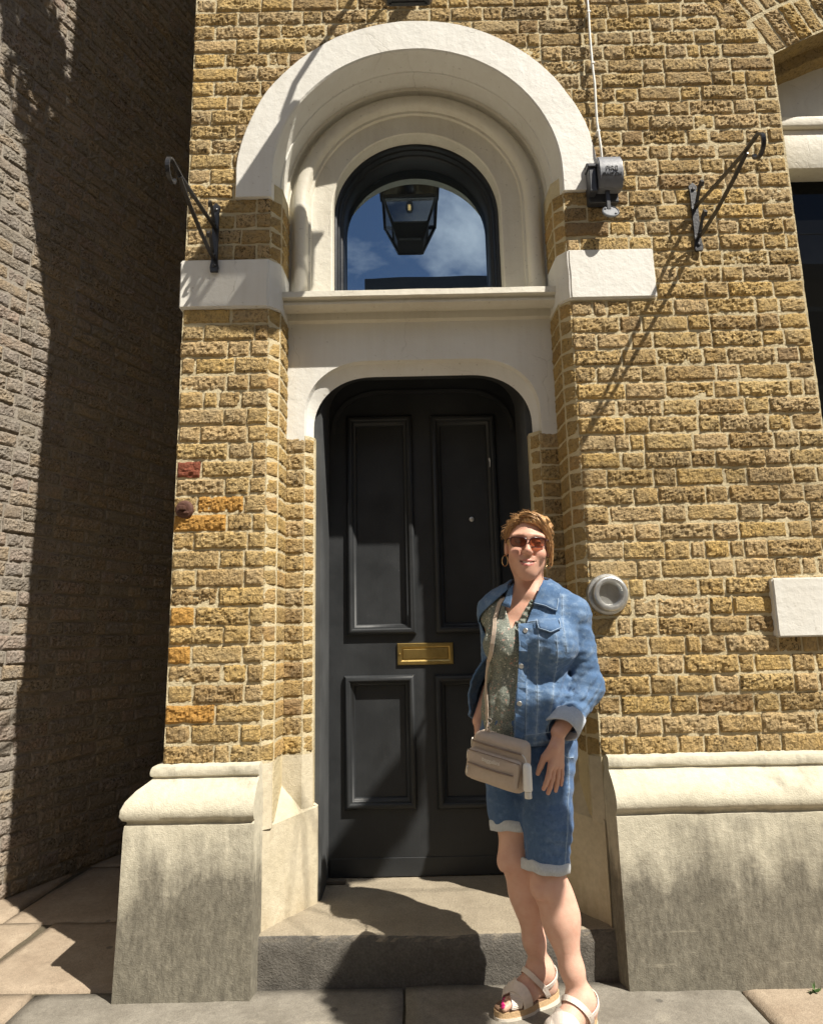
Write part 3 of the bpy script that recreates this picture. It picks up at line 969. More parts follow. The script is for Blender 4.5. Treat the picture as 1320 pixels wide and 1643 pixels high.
# stone feet of the jambs with splayed face and broach stop
def jamb_foot(s):
    X = lambda d: CX + s * d
    bm = bmesh.new()
    def V(d, y, z): return bm.verts.new((X(d), y, z))
    zt, zs2 = 0.775, 0.545
    # upper, stepped part
    up = [(0.662, 0.0), (0.624, 0.04), (0.617, 0.196), (0.533, 0.196), (0.493, 0.245), (0.497, 0.50)]
    a = [V(d, y, zt) for d, y in up]; b = [V(d, y, 0.53) for d, y in up]
    for k in range(len(up) - 1): bm.faces.new((a[k], a[k + 1], b[k + 1], b[k]))
    # lower, splayed part : slightly proud of everything above
    L0, L1, L2, L3 = (0.657, -0.006), (0.650, 0.018), (0.477, 0.262), (0.479, 0.50)
    lo = [V(*L0, 0.10), V(*L1, 0.10), V(*L2, 0.10), V(*L3, 0.10)]
    hi = [V(*L0, zs2 - 0.005), V(*L1, zs2 - 0.01), V(*L2, zs2 + 0.01), V(*L3, zs2 + 0.01)]
    for k in range(3): bm.faces.new((hi[k], hi[k + 1], lo[k + 1], lo[k]))
    apex = V(0.617, 0.196, 0.655)
    lip = [V(0.4935, 0.2455, zs2 + 0.022)]
    bm.faces.new((hi[1], hi[2], apex))
    bm.faces.new((hi[0], hi[1], apex))
    bm.faces.new((hi[2], lip[0], apex)); bm.faces.new((hi[2], hi[3], lip[0]))
    bmesh.ops.subdivide_edges(bm, edges=list(bm.edges), cuts=3, use_grid_fill=True)
    for v in bm.verts:
        v.co += Vector((0.6, 0.6, 0.6)) * 0.0025 * mnoise.noise(v.co * 14)
    return smooth_by_angle(bm_obj("jamb_foot", bm, M['jamb_stone'], building), 30)
jamb_foot(-1); jamb_foot(1)

# ---------- doorstep
bm = bmesh.new()
def step_pt(x, t):
    # t runs: 0 bottom of riser .. 1 nosing .. 2 back
    wear = 0.010 * math.exp(-((x - 0.1) / 0.3) ** 2) + 0.004 * mnoise.noise(Vector((x * 7, t, 0)))
    n = 0.003 * mnoise.noise(Vector((x * 24, t * 9, 1)))
    if t <= 1:
        y = -0.022 + n + (0.010 * max(0, t - 0.85) / 0.15)
        return Vector((x, y + 0.004 * mnoise.noise(Vector((x * 45, t * 7, 3))), -0.03 + t * (0.198 - wear)))
    q = t - 1
    return Vector((x, -0.008 + n * 0.6 + q * 0.62, 0.172 - wear * (1 - q) + 0.006 * min(1, q * 4) + n * 0.8))
mortar_sheet(bm, step_pt, lin(-0.612, 0.722, 0.018), lin(0, 1, 0.1)[:-1] + [0.96, 1.0, 1.015] + lin(1.04, 2, 0.04))
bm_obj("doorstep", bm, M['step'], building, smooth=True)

# ---------- big window to the right: fascia, frame, dark pane
win = empty("window", (2.75, 0.25, 0.8), parent=building)
bm = bmesh.new()
g0 = []
for x in lin(EDGE_R, 3.75, 0.08):
    z = seg_z(x)
    g0.append((bm.verts.new((x, 0.0, z)), bm.verts.new((x, 0.115, z + 0.004)), bm.verts.new((x, 0.115, z - 0.055)), bm.verts.new((x, 0.27, z - 0.055))))
for a, b in zip(g0[:-1], g0[1:]):
    for k in range(3): bm.faces.new((a[k], a[k + 1], b[k + 1], b[k]))
bmesh.ops.subdivide_edges(bm, edges=list(bm.edges), cuts=2, use_grid_fill=True)
for v in bm.verts: v.co += Vector((0, 0, 1)) * 0.006 * mnoise.noise(v.co * 14)
to_local(bm, win); bm_obj("soffit", bm, M['corner_brick'], win)
bm = bmesh.new()
bm_box(bm, EDGE_R + 0.002, 3.74, 0.205, 0.30, 3.74, 4.3)
bm_box(bm, EDGE_R + 0.004, 3.74, 0.175, 0.30, 3.675, 3.737, 0.012, 3)
bm_box(bm, EDGE_R + 0.003, 3.74, 0.195, 0.30, 3.46, 3.672, 0.004, 2)
to_local(bm, win); smooth_by_angle(bm_obj("fascia", bm, M['cream_paint'], win), 40)
bm = bmesh.new()
bm_box(bm, EDGE_R + 0.002, EDGE_R + 0.07, 0.26, 0.34, 0.8, 3.458, 0.006)
bm_box(bm, 2.71, 2.78, 0.262, 0.338, 0.8, 3.455, 0.006)
bm_box(bm, EDGE_R + 0.002, 3.74, 0.20, 0.36, 0.70, 0.798, 0.006)
to_local(bm, win); bm_obj("frame", bm, M['frame_black'], win)
bm = bmesh.new(); bm_box(bm, EDGE_R + 0.07, 3.7, 0.298, 0.304, 0.8, 3.46); to_local(bm, win); bm_obj("pane", bm, M['pane_dark'], win)

# ---------- stone tablet on the right-hand wall
block("stone_tablet", 1.440, 1.78, -0.036, 0.02, 1.217, 1.452, M['white_paint'], building, wob=0.002)

# ------------------------------------------------------------------ alley wall on the left
A0 = Vector((-2.055, 0.95, 0)); au = Vector((0.375, 0.927, 0)).normalized(); an = Vector((au.y, -au.x, 0))
alley = empty("alley_wall", tuple(A0), math.atan2(au.y, au.x))
tag(alley, "old sooty brick wall of the neighbouring house down the dark side alley", "wall")
ai = alley.matrix_basis.inverted()
bm = bmesh.new()
mortar_sheet(bm, lambda s, z: Vector((s, 0.004 + lump(s, z, 1.6), z)), lin(-1.6, 2.9, 0.04), lin(-0.1, 7.5, 0.04))
mortar_sheet(bm, lambda s, z: Vector((s, 0.0, z)), [-5.5, -1.6], [-0.1, 7.5, 9.5])
mortar_sheet(bm, lambda s, z: Vector((s, 0.0, z)), [-1.6, 2.9], [7.5, 13.5])
mortar_sheet(bm, lambda s, z: Vector((s, 0.0, z)), [2.9, 6.5], [-0.1, 13.5])
mortar_sheet(bm, lambda y, z: Vector((-5.5, y, z)), [0.0, 4.0], [-0.1, 9.5])
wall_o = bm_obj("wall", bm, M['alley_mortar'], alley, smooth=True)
def project(p):
    v = Vector(p) - CAM_POS
    z = v.dot(_f)
    if z < 0.1: return None
    return 660 + 1089 * v.dot(_r) / z, 821.5 - 1089 * v.dot(_u) / z
bs2 = BrickSet()
for i in range(int(7.4 / 0.0765)):
    z = 0.0765 * (i + 0.5)
    s = -1.5 + rng.uniform(0, .05); k = i
    while s < 2.75:
        w = (0.215 if k % 2 == 0 else 0.104) * rng.uniform(0.93, 1.07)
        c = A0 + au * (s + w / 2) + Vector((0, 0, z))
        q = project(c)
        if q is not None and -130 < q[0] < 345 and -120 < q[1] < 1560:
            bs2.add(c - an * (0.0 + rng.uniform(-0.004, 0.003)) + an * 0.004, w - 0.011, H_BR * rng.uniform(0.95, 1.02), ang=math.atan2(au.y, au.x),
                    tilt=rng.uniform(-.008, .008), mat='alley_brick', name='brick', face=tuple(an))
        s += w; k += 1
for it in bs2.items:   # into the wall's own frame
    it['c'] = ai @ it['c']; it['ang'] = 0.0
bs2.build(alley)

# ------------------------------------------------------------------ ground
bm = bmesh.new()
mortar_sheet(bm, lambda x, y: Vector((x, y, -0.016)), [-150, -8, -3, -1.5, 0, 1.5, 4, 10, 150], [-150, -20, -6, -2, -0.5, 0.5, 1.5, 3, 12])
g = bm_obj("ground", bm, M['joint'], None); g["kind"] = "structure"
bm = bmesh.new()
mortar_sheet(bm, lambda x, y: Vector((x, y, -0.012)), [-60, -8, 8, 60], [-9.0, -6, -3.4])
g = bm_obj("road", bm, M['asphalt'], None); g["kind"] = "structure"
pave = empty("pavement", (0, 0, 0)); pave["kind"] = "structure"
def flag(x0, x1, y0, y1, mat, zj=0.0, skew=(0, 0, 0, 0)):
    bm = bmesh.new()
    gap = 0.006
    xs_, ys_ = lin(0, 1, 0.05 if (y1 > -1.2) else 0.25), lin(0, 1, 0.08 if (y1 > -1.2) else 0.25)
    sd = rng.uniform(0, 50)
    def f(u, v):
        xa = x0 + gap + (skew[0] * v); xb = x1 - gap + (skew[1] * v)
        ya = y0 + gap + skew[2] * u; yb = y1 - gap + skew[3] * u
        x = xa + (xb - xa) * u; y = ya + (yb - ya) * v
        e = min(u, 1 - u, v, 1 - v)
        x += 0.006 * mnoise.noise(Vector((x * 9 + sd, y * 9, 0))) if u in (0, 1) else 0
        y += 0.006 * mnoise.noise(Vector((x * 9, y * 9 + sd, 4))) if v in (0, 1) else 0
        z = zj + 0.0028 * mnoise.noise(Vector((x * 6 + sd, y * 6, 0))) + 0.0012 * mnoise.noise(Vector((x * 25 + sd, y * 25, 0))) - (0.004 if e < 1e-6 else 0)
        return Vector((x, y, z))
    gr = [[bm.verts.new(f(u, v)) for u in xs_] for v in ys_]
    for j in range(len(ys_) - 1):
        for i in range(len(xs_) - 1): bm.faces.new((gr[j][i], gr[j][i + 1], gr[j + 1][i + 1], gr[j + 1][i]))
    ring = gr[0] + [r_[-1] for r_ in gr[1:]] + gr[-1][-2::-1] + [r_[0] for r_ in gr[-2:0:-1]]
    low = [bm.verts.new((v.co.x, v.co.y, -0.05)) for v in ring]
    for k in range(len(ring)): bm.faces.new((ring[(k + 1) % len(ring)], ring[k], low[k], low[(k + 1) % len(ring)]))
    return bm_obj("flagstone", bm, mat, pave, smooth=True)
row = [(-3.3, -2.35), (-2.35, -1.41), (-1.41, -0.06), (-0.06, 1.125), (1.125, 2.1), (2.1, 3.2)]
for k, (a, b) in enumerate(row):
    mt = M['flag_tan'] if k in (0, 1, 4) else M['flag']
    flag(a, b, -0.78, -0.022 if b > -1.42 else -0.006, mt, rng.uniform(-.002, .002), skew=(0.06 if k == 1 else 0, 0.0, 0, 0))
y = -0.78
for rr_, dep in enumerate((0.62, 0.7, 0.6, 0.68)):
    x = -3.3 + rng.uniform(-.5, 0)
    while x < 3.2:
        w = rng.uniform(0.7, 1.3)
        flag(x, x + w, y - dep, y, rng.choice((M['flag'], M['flag'], M['flag_tan'])), rng.uniform(-.002, .002))
        x += w
    y -= dep
for (a, b, c, d) in ((-2.9, -1.72, -0.006, 0.62), (-1.72, -0.97, -0.006, 0.62), (-2.9, -1.92, 0.62, 1.4), (-1.92, -0.97, 0.62, 1.4), (-2.6, -0.97, 1.4, 2.1), (-2.6, -0.97, 2.1, 2.8), (-2.6, -0.97, 2.8, 3.6)):
    flag(a, b, c, d, M['flag_tan'], rng.uniform(-.002, .002), skew=(0.05, 0, 0, 0))

# ------------------------------------------------------------------ lantern over the door
M['lantern_glass'] = None
k = NT("lantern_glass")
tr = k.n("ShaderNodeBsdfTransparent"); tr.inputs["Color"].default_value = (0.50, 0.50, 0.50, 1)
gl = k.n("ShaderNodeBsdfGlossy", i_Roughness=0.12)
gl.inputs["Color"].default_value = (0.9, 0.9, 0.9, 1)
mx = k.n("ShaderNodeMixShader"); mx.inputs[0].default_value = 0.12
k.l(tr.outputs[0], mx.inputs[1]); k.l(gl.outputs[0], mx.inputs[2]); k.l(mx.outputs[0], k.out.inputs["Surface"])
M['lantern_glass'] = k.m
k = NT("warm_filament")
em = k.n("ShaderNodeEmission", i_Strength=9.0); em.inputs["Color"].default_value = (1.0, 0.62, 0.22, 1)
k.l(em.outputs[0], k.out.inputs["Surface"])
M['filament'] = k.m
LX, LY = 0.030, -0.500
lan = empty("wall_lantern", (LX, LY, 3.79))
tag(lan, "black four-sided lantern with a lit bulb hanging over the white arch", "lantern")
sec = [(0.077, 0.0), (0.172, 0.255), (0.176, 0.490)]     # half width, height
bm = bmesh.new()
for s0, s1 in zip(sec[:-1], sec[1:]):
    for sx, sy in ((-1, -1), (1, -1), (1, 1), (-1, 1)):
        bm_flatbar(bm, [(sx * s0[0], sy * s0[0], s0[1]), (sx * s1[0], sy * s1[0], s1[1])], (1, 0, 0), 0.018, 0.018)
for hw, z, t in ((0.077, 0.004, 0.02), (0.112, 0.105, 0.012), (0.174, 0.255, 0.022), (0.178, 0.490, 0.026)):
    for a in range(4):
        c, s_ = math.cos(a * math.pi / 2), math.sin(a * math.pi / 2)
        p0 = Vector((hw * c - hw * s_, hw * s_ + hw * c, z)); p1 = Vector((hw * c + hw * s_, hw * s_ - hw * c, z))
        bm_flatbar(bm, [p0, p1], (0, 0, 1), t, 0.016)
bm_obj("frame", bm, M['iron'], lan)
bm = bmesh.new()
bm_box(bm, -0.077, 0.077, -0.077, 0.077, -0.002, 0.012)
q = [[(sx * h, sy * h, z) for sx, sy in ((-1, -1), (1, -1), (1, 1), (-1, 1))] for h, z in ((0.078, 0.012), (0.112, 0.102))]
va = [bm.verts.new(p) for p in q[0]]; vb = [bm.verts.new(p) for p in q[1]]
for i in range(4): bm.faces.new((va[i], va[(i + 1) % 4], vb[(i + 1) % 4], vb[i]))
bm_obj("tray", bm, M['iron'], lan)
for i in range(4):
    bm = bmesh.new()
    for s0, s1 in zip(sec[:-1], sec[1:]):
        cs = ((-1, -1), (1, -1), (1, 1), (-1, 1)); a, b = cs[i], cs[(i + 1) % 4]
        z0 = s0[1] + (0.103 if s0[1] == 0 else 0.01)
        h0 = s0[0] + (s1[0] - s0[0]) * (z0 - s0[1]) / (s1[1] - s0[1])
        bm.faces.new([bm.verts.new(p) for p in ((a[0] * h0, a[1] * h0, z0), (b[0] * h0, b[1] * h0, z0), (b[0] * s1[0], b[1] * s1[0], s1[1] - .01), (a[0] * s1[0], a[1] * s1[0], s1[1] - .01))])
    bm_obj("glass_pane", bm, M['lantern_glass'], lan)
bm = bmesh.new()
tops = [(0.205, 0.485), (0.200, 0.505), (0.11, 0.60), (0.075, 0.63), (0.075, 0.68), (0.03, 0.72)]
rings = [[bm.verts.new((sx * h, sy * h, z)) for sx, sy in ((-1, -1), (1, -1), (1, 1), (-1, 1))] for h, z in tops]
for a, b in zip(rings[:-1], rings[1:]):
    for i in range(4): bm.faces.new((a[i], a[(i + 1) % 4], b[(i + 1) % 4], b[i]))
bm.faces.new(rings[-1]); bm.faces.new(rings[0][::-1])
bm_obj("roof", bm, M['iron'], lan)
bm = bmesh.new()
bm_lathe(bm, [(0.003, 0.255), (0.020, 0.262), (0.027, 0.29), (0.022, 0.325), (0.013, 0.35), (0.013, 0.39)], 'Z', (0, 0, 0), 16)
bulb = bm_obj("bulb", bm, M['lantern_glass'], lan, smooth=True)
for sx in (-0.0055, 0.0055):
    bm = bmesh.new(); bm_tube(bm, [(sx, 0, 0.275), (sx, 0, 0.315)], 0.0022, 6); bm_obj("filament", bm, M['filament'], bulb)
bm = bmesh.new()
bm_tube(bm, [(0, 0, 0.70), (0, 0, 0.86), (0, 0.04, 0.93), (0, 0.48, 0.95)], 0.014, 10)
sc_ = [(0, 0.48 - 0.32 * t, 0.60 + 0.33 * t ** 1.8) for t in [i / 10 for i in range(11)]]
bm_tube(bm, sc_, 0.009, 8)
bm_box(bm, -0.03, 0.03, 0.482, 0.499, 0.50, 1.02, 0.003)
bm_lathe(bm, [(0.030, 0.0), (0.036, 0.02), (0.036, 0.05), (0.028, 0.066), (0.012, 0.074)], 'Y', (0.005, 0.497, 0.465), 20)
bm_obj("arm", bm, M['iron'], lan, smooth=False)

# ------------------------------------------------------------------ hanging-basket brackets
def bracket(loc, label):
    e = empty("hanging_bracket", loc)
    tag(e, label, "bracket", "iron basket brackets on the brickwork")
    bm = bmesh.new()
    prof = [(-0.016, 0.0), (0.016, 0.0), (0.019, 0.02), (0.014, 0.05), (0.014, 0.29), (0.019, 0.315), (0.0, 0.335), (-0.019, 0.315), (-0.014, 0.29), (-0.014, 0.05), (-0.019, 0.02)]
    f = bm.faces.new([bm.verts.new((x, -0.001, z)) for x, z in prof])
    ex = bmesh.ops.extrude_face_region(bm, geom=[f])
    for v in ex['geom']:
        if isinstance(v, bmesh.types.BMVert): v.co.y -= 0.011
    for z in (0.028, 0.30): bm_lathe(bm, [(0.008, 0.011), (0.008, 0.015), (0.004, 0.018)], 'Y', (0, 0, z), 10)
    bm_obj("back_plate", bm, M['iron'], e)
    def arc(c, r0, a0, a1, n, r1=None):
        r1 = r0 if r1 is None else r1
        out = []
        for i in range(n + 1):
            t = i / n; a = a0 + (a1 - a0) * t; r = r0 + (r1 - r0) * t
            out.append((0, c[0] + r * math.cos(a), c[1] + r * math.sin(a)))
        return out
    bm = bmesh.new()   # upper bar with the curled tip
    tip = arc((-0.548, 0.082), 0.052, R(75), R(350), 20, 0.030)
    bm_flatbar(bm, [(0, -0.014, 0.205), (0, -0.05, 0.203), (0, -0.25, 0.168), (0, -0.45, 0.136)] + tip, (1, 0, 0), 0.015, 0.008)
    bm_obj("upper_bar", bm, M['iron'], e)
    bm = bmesh.new()
    bm_flatbar(bm, [(0, -0.014, 0.060), (0, -0.06, 0.056), (0, -0.20, 0.066), (0, -0.36, 0.094), (0, -0.47, 0.124)], (1, 0, 0), 0.015, 0.008)
    bm_obj("lower_bar", bm, M['iron'], e)
    for z0, z1 in ((0.205, 0.300), (0.060, 0.155)):   # leaf-shaped scrolls rising off the bars
        bm = bmesh.new()
        pts = [(0, -0.02, z0), (0, -0.045, z0 + 0.03), (0, -0.078, z0 + 0.068), (0, -0.098, z0 + 0.078), (0, -0.108, z0 + 0.062), (0, -0.097, z0 + 0.05)]
        bm_flatbar(bm, pts, (1, 0, 0), 0.013, 0.006)
        bm_lathe(bm, [(0.004, -0.004), (0.011, 0.0), (0.011, 0.004), (0.004, 0.009)], 'Z', (0, -0.03, z0 + 0.006), 10)
        bm_obj("scroll", bm, M['iron'], e)
    return e
bracket((1.297, -0.008, 2.905), "black iron basket bracket on the wall beside the big right-hand window")
b = bracket((-0.845, -0.020, 2.845), "black iron basket bracket on the narrow pier by the dark alley")

# ------------------------------------------------------------------ switch box, cable
sw = empty("switch_box", (0.893, -0.012, 3.14))
tag(sw, "grey metal switch box with lettering and a round pull handle hanging below", "switch")
bm = bmesh.new(); bm_box(bm, -0.075, 0.060, -0.030, 0.010, -0.005, 0.195, 0.006); bm_obj("back_box", bm, M['dark_metal'], sw)
bm = bmesh.new()
prof = [(-0.028, 0.035), (-0.075, 0.032), (-0.098, 0.06), (-0.106, 0.10), (-0.100, 0.15), (-0.080, 0.185), (-0.028, 0.192)]
ends = []
for x in (-0.040, 0.066): ends.append([bm.verts.new((x, y, z)) for y, z in prof])
for kk in range(len(prof)): bm.faces.new((ends[0][kk], ends[0][(kk + 1) % len(prof)], ends[1][(kk + 1) % len(prof)], ends[1][kk]))
bm.faces.new(ends[0][::-1]); bm.faces.new(ends[1])
bmesh.ops.recalc_face_normals(bm, faces=bm.faces)
bmesh.ops.bevel(bm, geom=list(bm.edges), offset=0.004, segments=2, affect='EDGES')
smooth_by_angle(bm_obj("cover", bm, M['grey_metal'], sw), 30)
bm = bmesh.new()
bm_box(bm, -0.078, -0.046, -0.075, -0.02, 0.02, 0.135, 0.004); bm_box(bm, -0.083, -0.041, -0.082, -0.02, 0.137, 0.150, 0.003)
for z in (0.165, 0.045): bm_lathe(bm, [(0.007, 0), (0.007, 0.014), (0.004, 0.016)], 'Y', (-0.055, -0.03, z), 8)
bm_obj("side_bracket", bm, M['dark_metal'], sw)
bm = bmesh.new(); bm_box(bm, -0.006, 0.012, -0.060, -0.046, -0.060, 0.036, 0.003); bm_obj("lever", bm, M['dark_metal'], sw)
bm = bmesh.new(); bm_lathe(bm, [(0.034, 0.0), (0.037, 0.003), (0.037, 0.010), (0.033, 0.012), (0.030, 0.009)], 'Y', (0, 0, 0), 28)
for sx, sz in ((-0.020, 0.017), (0.020, -0.017)): bm_lathe(bm, [(0.0045, 0.006), (0.0045, 0.0135), (0.003, 0.014)], 'Y', (sx, 0, sz), 8)
hd = bm_obj("pull_handle", bm, M['grey_metal'], sw, smooth=False, loc=(0.008, -0.055, -0.075))
hd.rotation_euler = (R(-22), 0, 0)
def text_obj(name, body, size, mat, parent, loc, rot, extrude=0.0012, align='CENTER'):
    cu = bpy.data.curves.new(name, 'FONT')
    cu.body = body; cu.size = size; cu.extrude = extrude; cu.align_x = align; cu.align_y = 'CENTER'; cu.resolution_u = 3
    tmp = bpy.data.objects.new("tmp", cu); COL.objects.link(tmp)
    dg = bpy.context.evaluated_depsgraph_get()
    me = bpy.data.meshes.new_from_object(tmp.evaluated_get(dg))
    bpy.data.objects.remove(tmp)
    me.materials.clear(); me.materials.append(mat)
    o = bpy.data.objects.new(name, me); link(o, parent)
    o.location = loc; o.rotation_euler = rot
    return o
text_obj("lettering", "FIRE", 0.030, M['dark_metal'], sw, (0.014, -0.1065, 0.108), (R(86), 0, 0), 0.0015)
text_obj("lettering", "SWITCH", 0.022, M['dark_metal'], sw, (0.014, -0.1035, 0.080), (R(103), 0, 0), 0.0015)
bm = bmesh.new()
pts = [Vector((0.893, -0.034, 3.334)), Vector((0.891, -0.040, 3.42)), Vector((0.886, -0.032, 3.55)), Vector((0.888, -0.034, 3.75)), Vector((0.884, -0.031, 3.95)), Vector((0.886, -0.034, 4.15)), Vector((0.882, -0.032, 4.5)), Vector((0.883, -0.032, 5.4))]
fine = []
for i in range(len(pts) - 1):
    for t in range(6):
        p = pts[i].lerp(pts[i + 1], t / 6); fine.append(p + Vector((0.002 * mnoise.noise(p * 9), 0, 0)))
bm_tube(bm, fine, 0.0058, 8)
c_ = bm_obj("cable", bm, M['white_plastic'], None, smooth=True)
cab = tag(c_, "thin white cable clipped up the bricks above the switch box", "cable")
bm = bmesh.new()
for z in (3.50, 3.86, 4.14): bm_box(bm, 0.879, 0.896, -0.040, 0.0, z - 0.005, z + 0.005, 0.002)
cl = bm_obj("clip", bm, M['white_plastic'], c_)

# ------------------------------------------------------------------ round steel fitting, rusty anchor
fit = empty("wall_vent", (0.785, 0.0, 1.402))
tag(fit, "round steel vent pipe end set in the bricks by the arris", "vent")
bm = bmesh.new(); bm_lathe(bm, [(0.083, -0.01), (0.083, 0.012), (0.080, 0.016), (0.071, 0.018), (0.069, 0.03)], 'Y', (0, 0, 0), 40); smooth_by_angle(bm_obj("flange", bm, M['steel'], fit), 40)
bm = bmesh.new(); bm_lathe(bm, [(0.070, 0.012), (0.070, 0.052), (0.066, 0.058), (0.060, 0.060), (0.050, 0.058), (0.045, 0.050), (0.042, 0.030), (0.034, 0.016), (0.016, 0.012)], 'Y', (0, 0, 0), 40); smooth_by_angle(bm_obj("collar", bm, M['steel'], fit), 40)
bm = bmesh.new(); bm_lathe(bm, [(0.017, 0.008), (0.017, 0.020), (0.012, 0.024), (0.010, 0.016), (0.002, 0.014)], 'Y', (0, 0, 0), 24); smooth_by_angle(bm_obj("plug", bm, M['dark_metal'], fit), 40)
anc = empty("tie_plate", (-0.940, 0.0, 1.788))
tag(anc, "small round rusty iron tie plate on the narrow pier", "tie plate")
bm = bmesh.new(); bm_lathe(bm, [(0.037, -0.01), (0.038, 0.008), (0.034, 0.014), (0.024, 0.017), (0.012, 0.014)], 'Y', (0, 0, 0), 24); smooth_by_angle(bm_obj("plate", bm, M['rust'], anc), 40)
bm = bmesh.new(); bm_box(bm, -0.014, 0.010, -0.040, -0.008, -0.006, 0.012, 0.003); bm_box(bm, -0.026, 0.022, -0.024, -0.010, -0.020, -0.010, 0.002); bm_obj("wedge", bm, M['rust'], anc)

# ------------------------------------------------------------------ bits on the ground
bm = bmesh.new(); bm_box(bm, -0.415, -0.325, 0.470, 0.505, 0.181, 0.196, 0.002)
o = bm_obj("wooden_wedge", bm, simple("old_dark_wood", (0.10, 0.085, 0.065), 0.8, 0, 0.4, 40, 0.4)); tag(o, "small dark wooden wedge lying on the step by the door foot", "wedge")
bm = bmesh.new()
wr = random.Random(5)
for i in range(16):
    a = wr.uniform(0, 2 * math.pi); L = wr.uniform(0.012, 0.035); b0 = Vector((wr.uniform(-.012, .012), wr.uniform(-.006, .006), 0))
    d = Vector((math.cos(a), math.sin(a) * .6 - .3, wr.uniform(.3, .9))).normalized(); sd_ = d.cross(Vector((0, 0, 1))).normalized() * wr.uniform(.003, .006)
    bm.faces.new([bm.verts.new(p) for p in (b0, b0 + d * L * .55 + sd_, b0 + d * L, b0 + d * L * .55 - sd_)])
o = bm_obj("weed", bm, M['leaf'], None, loc=(1.365, -0.135, 0.0)); tag(o, "tiny green weed growing in the joint at the foot of the plinth", "weed")

# ------------------------------------------------------------------ things just outside the frame that cast the shadows seen in it
def foliage(name, parent, blobs, n, seed, leaf=0.05, mats=('leaf',)):
    fr_ = random.Random(seed)
    for mi, mk in enumerate(mats):
        bm = bmesh.new()
        cnt = n if mi == 0 else n // 4
        for i in range(cnt):
            c, r = fr_.choice(blobs)
            d = Vector((fr_.gauss(0, 1), fr_.gauss(0, 1), fr_.gauss(0, 1))).normalized()
            p = Vector(c) + d * r * fr_.uniform(0.35, 1.0) ** 0.6
            t = Vector((fr_.gauss(0, 1), fr_.gauss(0, 1), fr_.gauss(0, .6) - .5)).normalized(); w = t.cross(d).normalized()
            L = leaf * fr_.uniform(.6, 1.2); W = L * 0.32 if mi == 0 else L * .5
            up = d * L * 0.12
            bm.faces.new([bm.verts.new(q) for q in (p - t * L * .5, p + w * W + up, p + t * L * .5, p - w * W + up)])
        o = bm_obj(name if mi == 0 else "blossom", bm, M[mk], parent, fix=False)
        o["kind"] = "stuff"
post = empty("shadow_basket_post", (4.1, -1.65, 0.63))  # post and thin wires added out of view, only to hold the baskets
tag(post, "unseen black post added to carry the shadow-casting baskets", "lamp post")
bm = bmesh.new(); bm_lathe(bm, [(0.11, -0.63), (0.11, -0.38), (0.07, -0.31), (0.055, 0.3), (0.04, 0.4), (0.035, 4.6)], 'Z', (0, 0, 0), 16); bm_obj("pole", bm, M['iron'], post, smooth=True)
bm = bmesh.new(); bm_tube(bm, [(0, 0, 4.55), (-0.9, 0.06, 4.62), (-1.74, 0.13, 4.50)], 0.005, 6); bm_tube(bm, [(0, 0, 3.75), (-1.2, 0.06, 3.72), (-2.51, 0.13, 3.58)], 0.005, 6); bm_obj("wire", bm, M['iron'], post)
for (loc, blobs, lab, seed) in (
        ((1.59, -1.52, 2.90), [((-0.03, 0, 0.02), 0.19), ((0.03, 0, -0.14), 0.17), ((-0.13, 0, -0.16), 0.12), ((0.02, 0, -.26), .09), ((-0.05, 0, .16), .10)], "big unseen flower basket added on the lower wire to shade the step", 3),
        ((2.36, -1.52, 4.78), [((0, 0, 0.0), 0.12), ((0.06, 0, 0.12), 0.09), ((-0.10, 0, -0.12), 0.11), ((-0.20, 0, -0.2), 0.08)], "small unseen flower basket added on the upper wire to shade the door foot", 4)):
    e = empty("shadow_basket", loc); tag(e, lab, "flower basket", "unseen baskets added for their shadow")  # baskets added out of view, shaped for the shadow on step and door
    bm = bmesh.new(); bm_lathe(bm, [(0.05, -0.20), (0.14, -0.14), (0.20, 0.0), (0.21, 0.02), (0.19, 0.02), (0.17, 0.0)], 'Z', (0, 0, 0.05), 20)
    for a in range(3): bm_tube(bm, [(0.2 * math.cos(a * 2.1), 0.2 * math.sin(a * 2.1), 0.07), (0, 0, 0.45 if seed == 4 else 1.35)], 0.003, 5)
    bk = bm_obj("basket", bm, M['iron'], e)
    if seed == 4: bk.scale = (0.55, 0.55, 0.75)
    foliage("foliage", e, blobs, 2600 if seed == 3 else 1200, seed, 0.085 if seed == 3 else 0.06, ('leaf', 'petal'))
con = empty("corner_console", (-0.985, 0.0, 5.0), parent=building)
bm = bmesh.new()
pr = [(0.0, 0.0), (-0.04, 0.02), (-0.10, 0.25), (-0.24, 0.80), (-0.29, 0.95), (-0.31, 1.10), (-0.31, 1.16), (0.0, 1.16)]
e0 = [bm.verts.new((0.0, y, z)) for y, z in pr]; e1 = [bm.verts.new((0.22, y, z)) for y, z in pr]
for kk in range(len(pr)): bm.faces.new((e0[kk], e0[(kk + 1) % len(pr)], e1[(kk + 1) % len(pr)], e1[kk]))
bm.faces.new(e0[::-1]); bm.faces.new(e1)
bm_obj("stone", bm, M['jamb_stone'], con)
tro = empty("window_trough", (-0.88, -0.16, 6.165)); tag(tro, "lead trough of trailing plants on the stone console at the corner", "planter")
bm = bmesh.new(); bm_box(bm, -0.10, 0.55, -0.13, 0.13, 0.0, 0.18, 0.01); bm_obj("trough", bm, M['dark_metal'], tro)
foliage("foliage", tro, [((-0.05, -.12, 0.30), 0.20), ((0.15, -.1, 0.42), 0.22), ((-0.1, -0.25, 0.72), 0.12), ((0.0, -.18, 0.95), 0.16), ((0.4, 0, .35), 0.22), ((-0.08, -0.05, 0.55), .14)], 420, 11, 0.16)
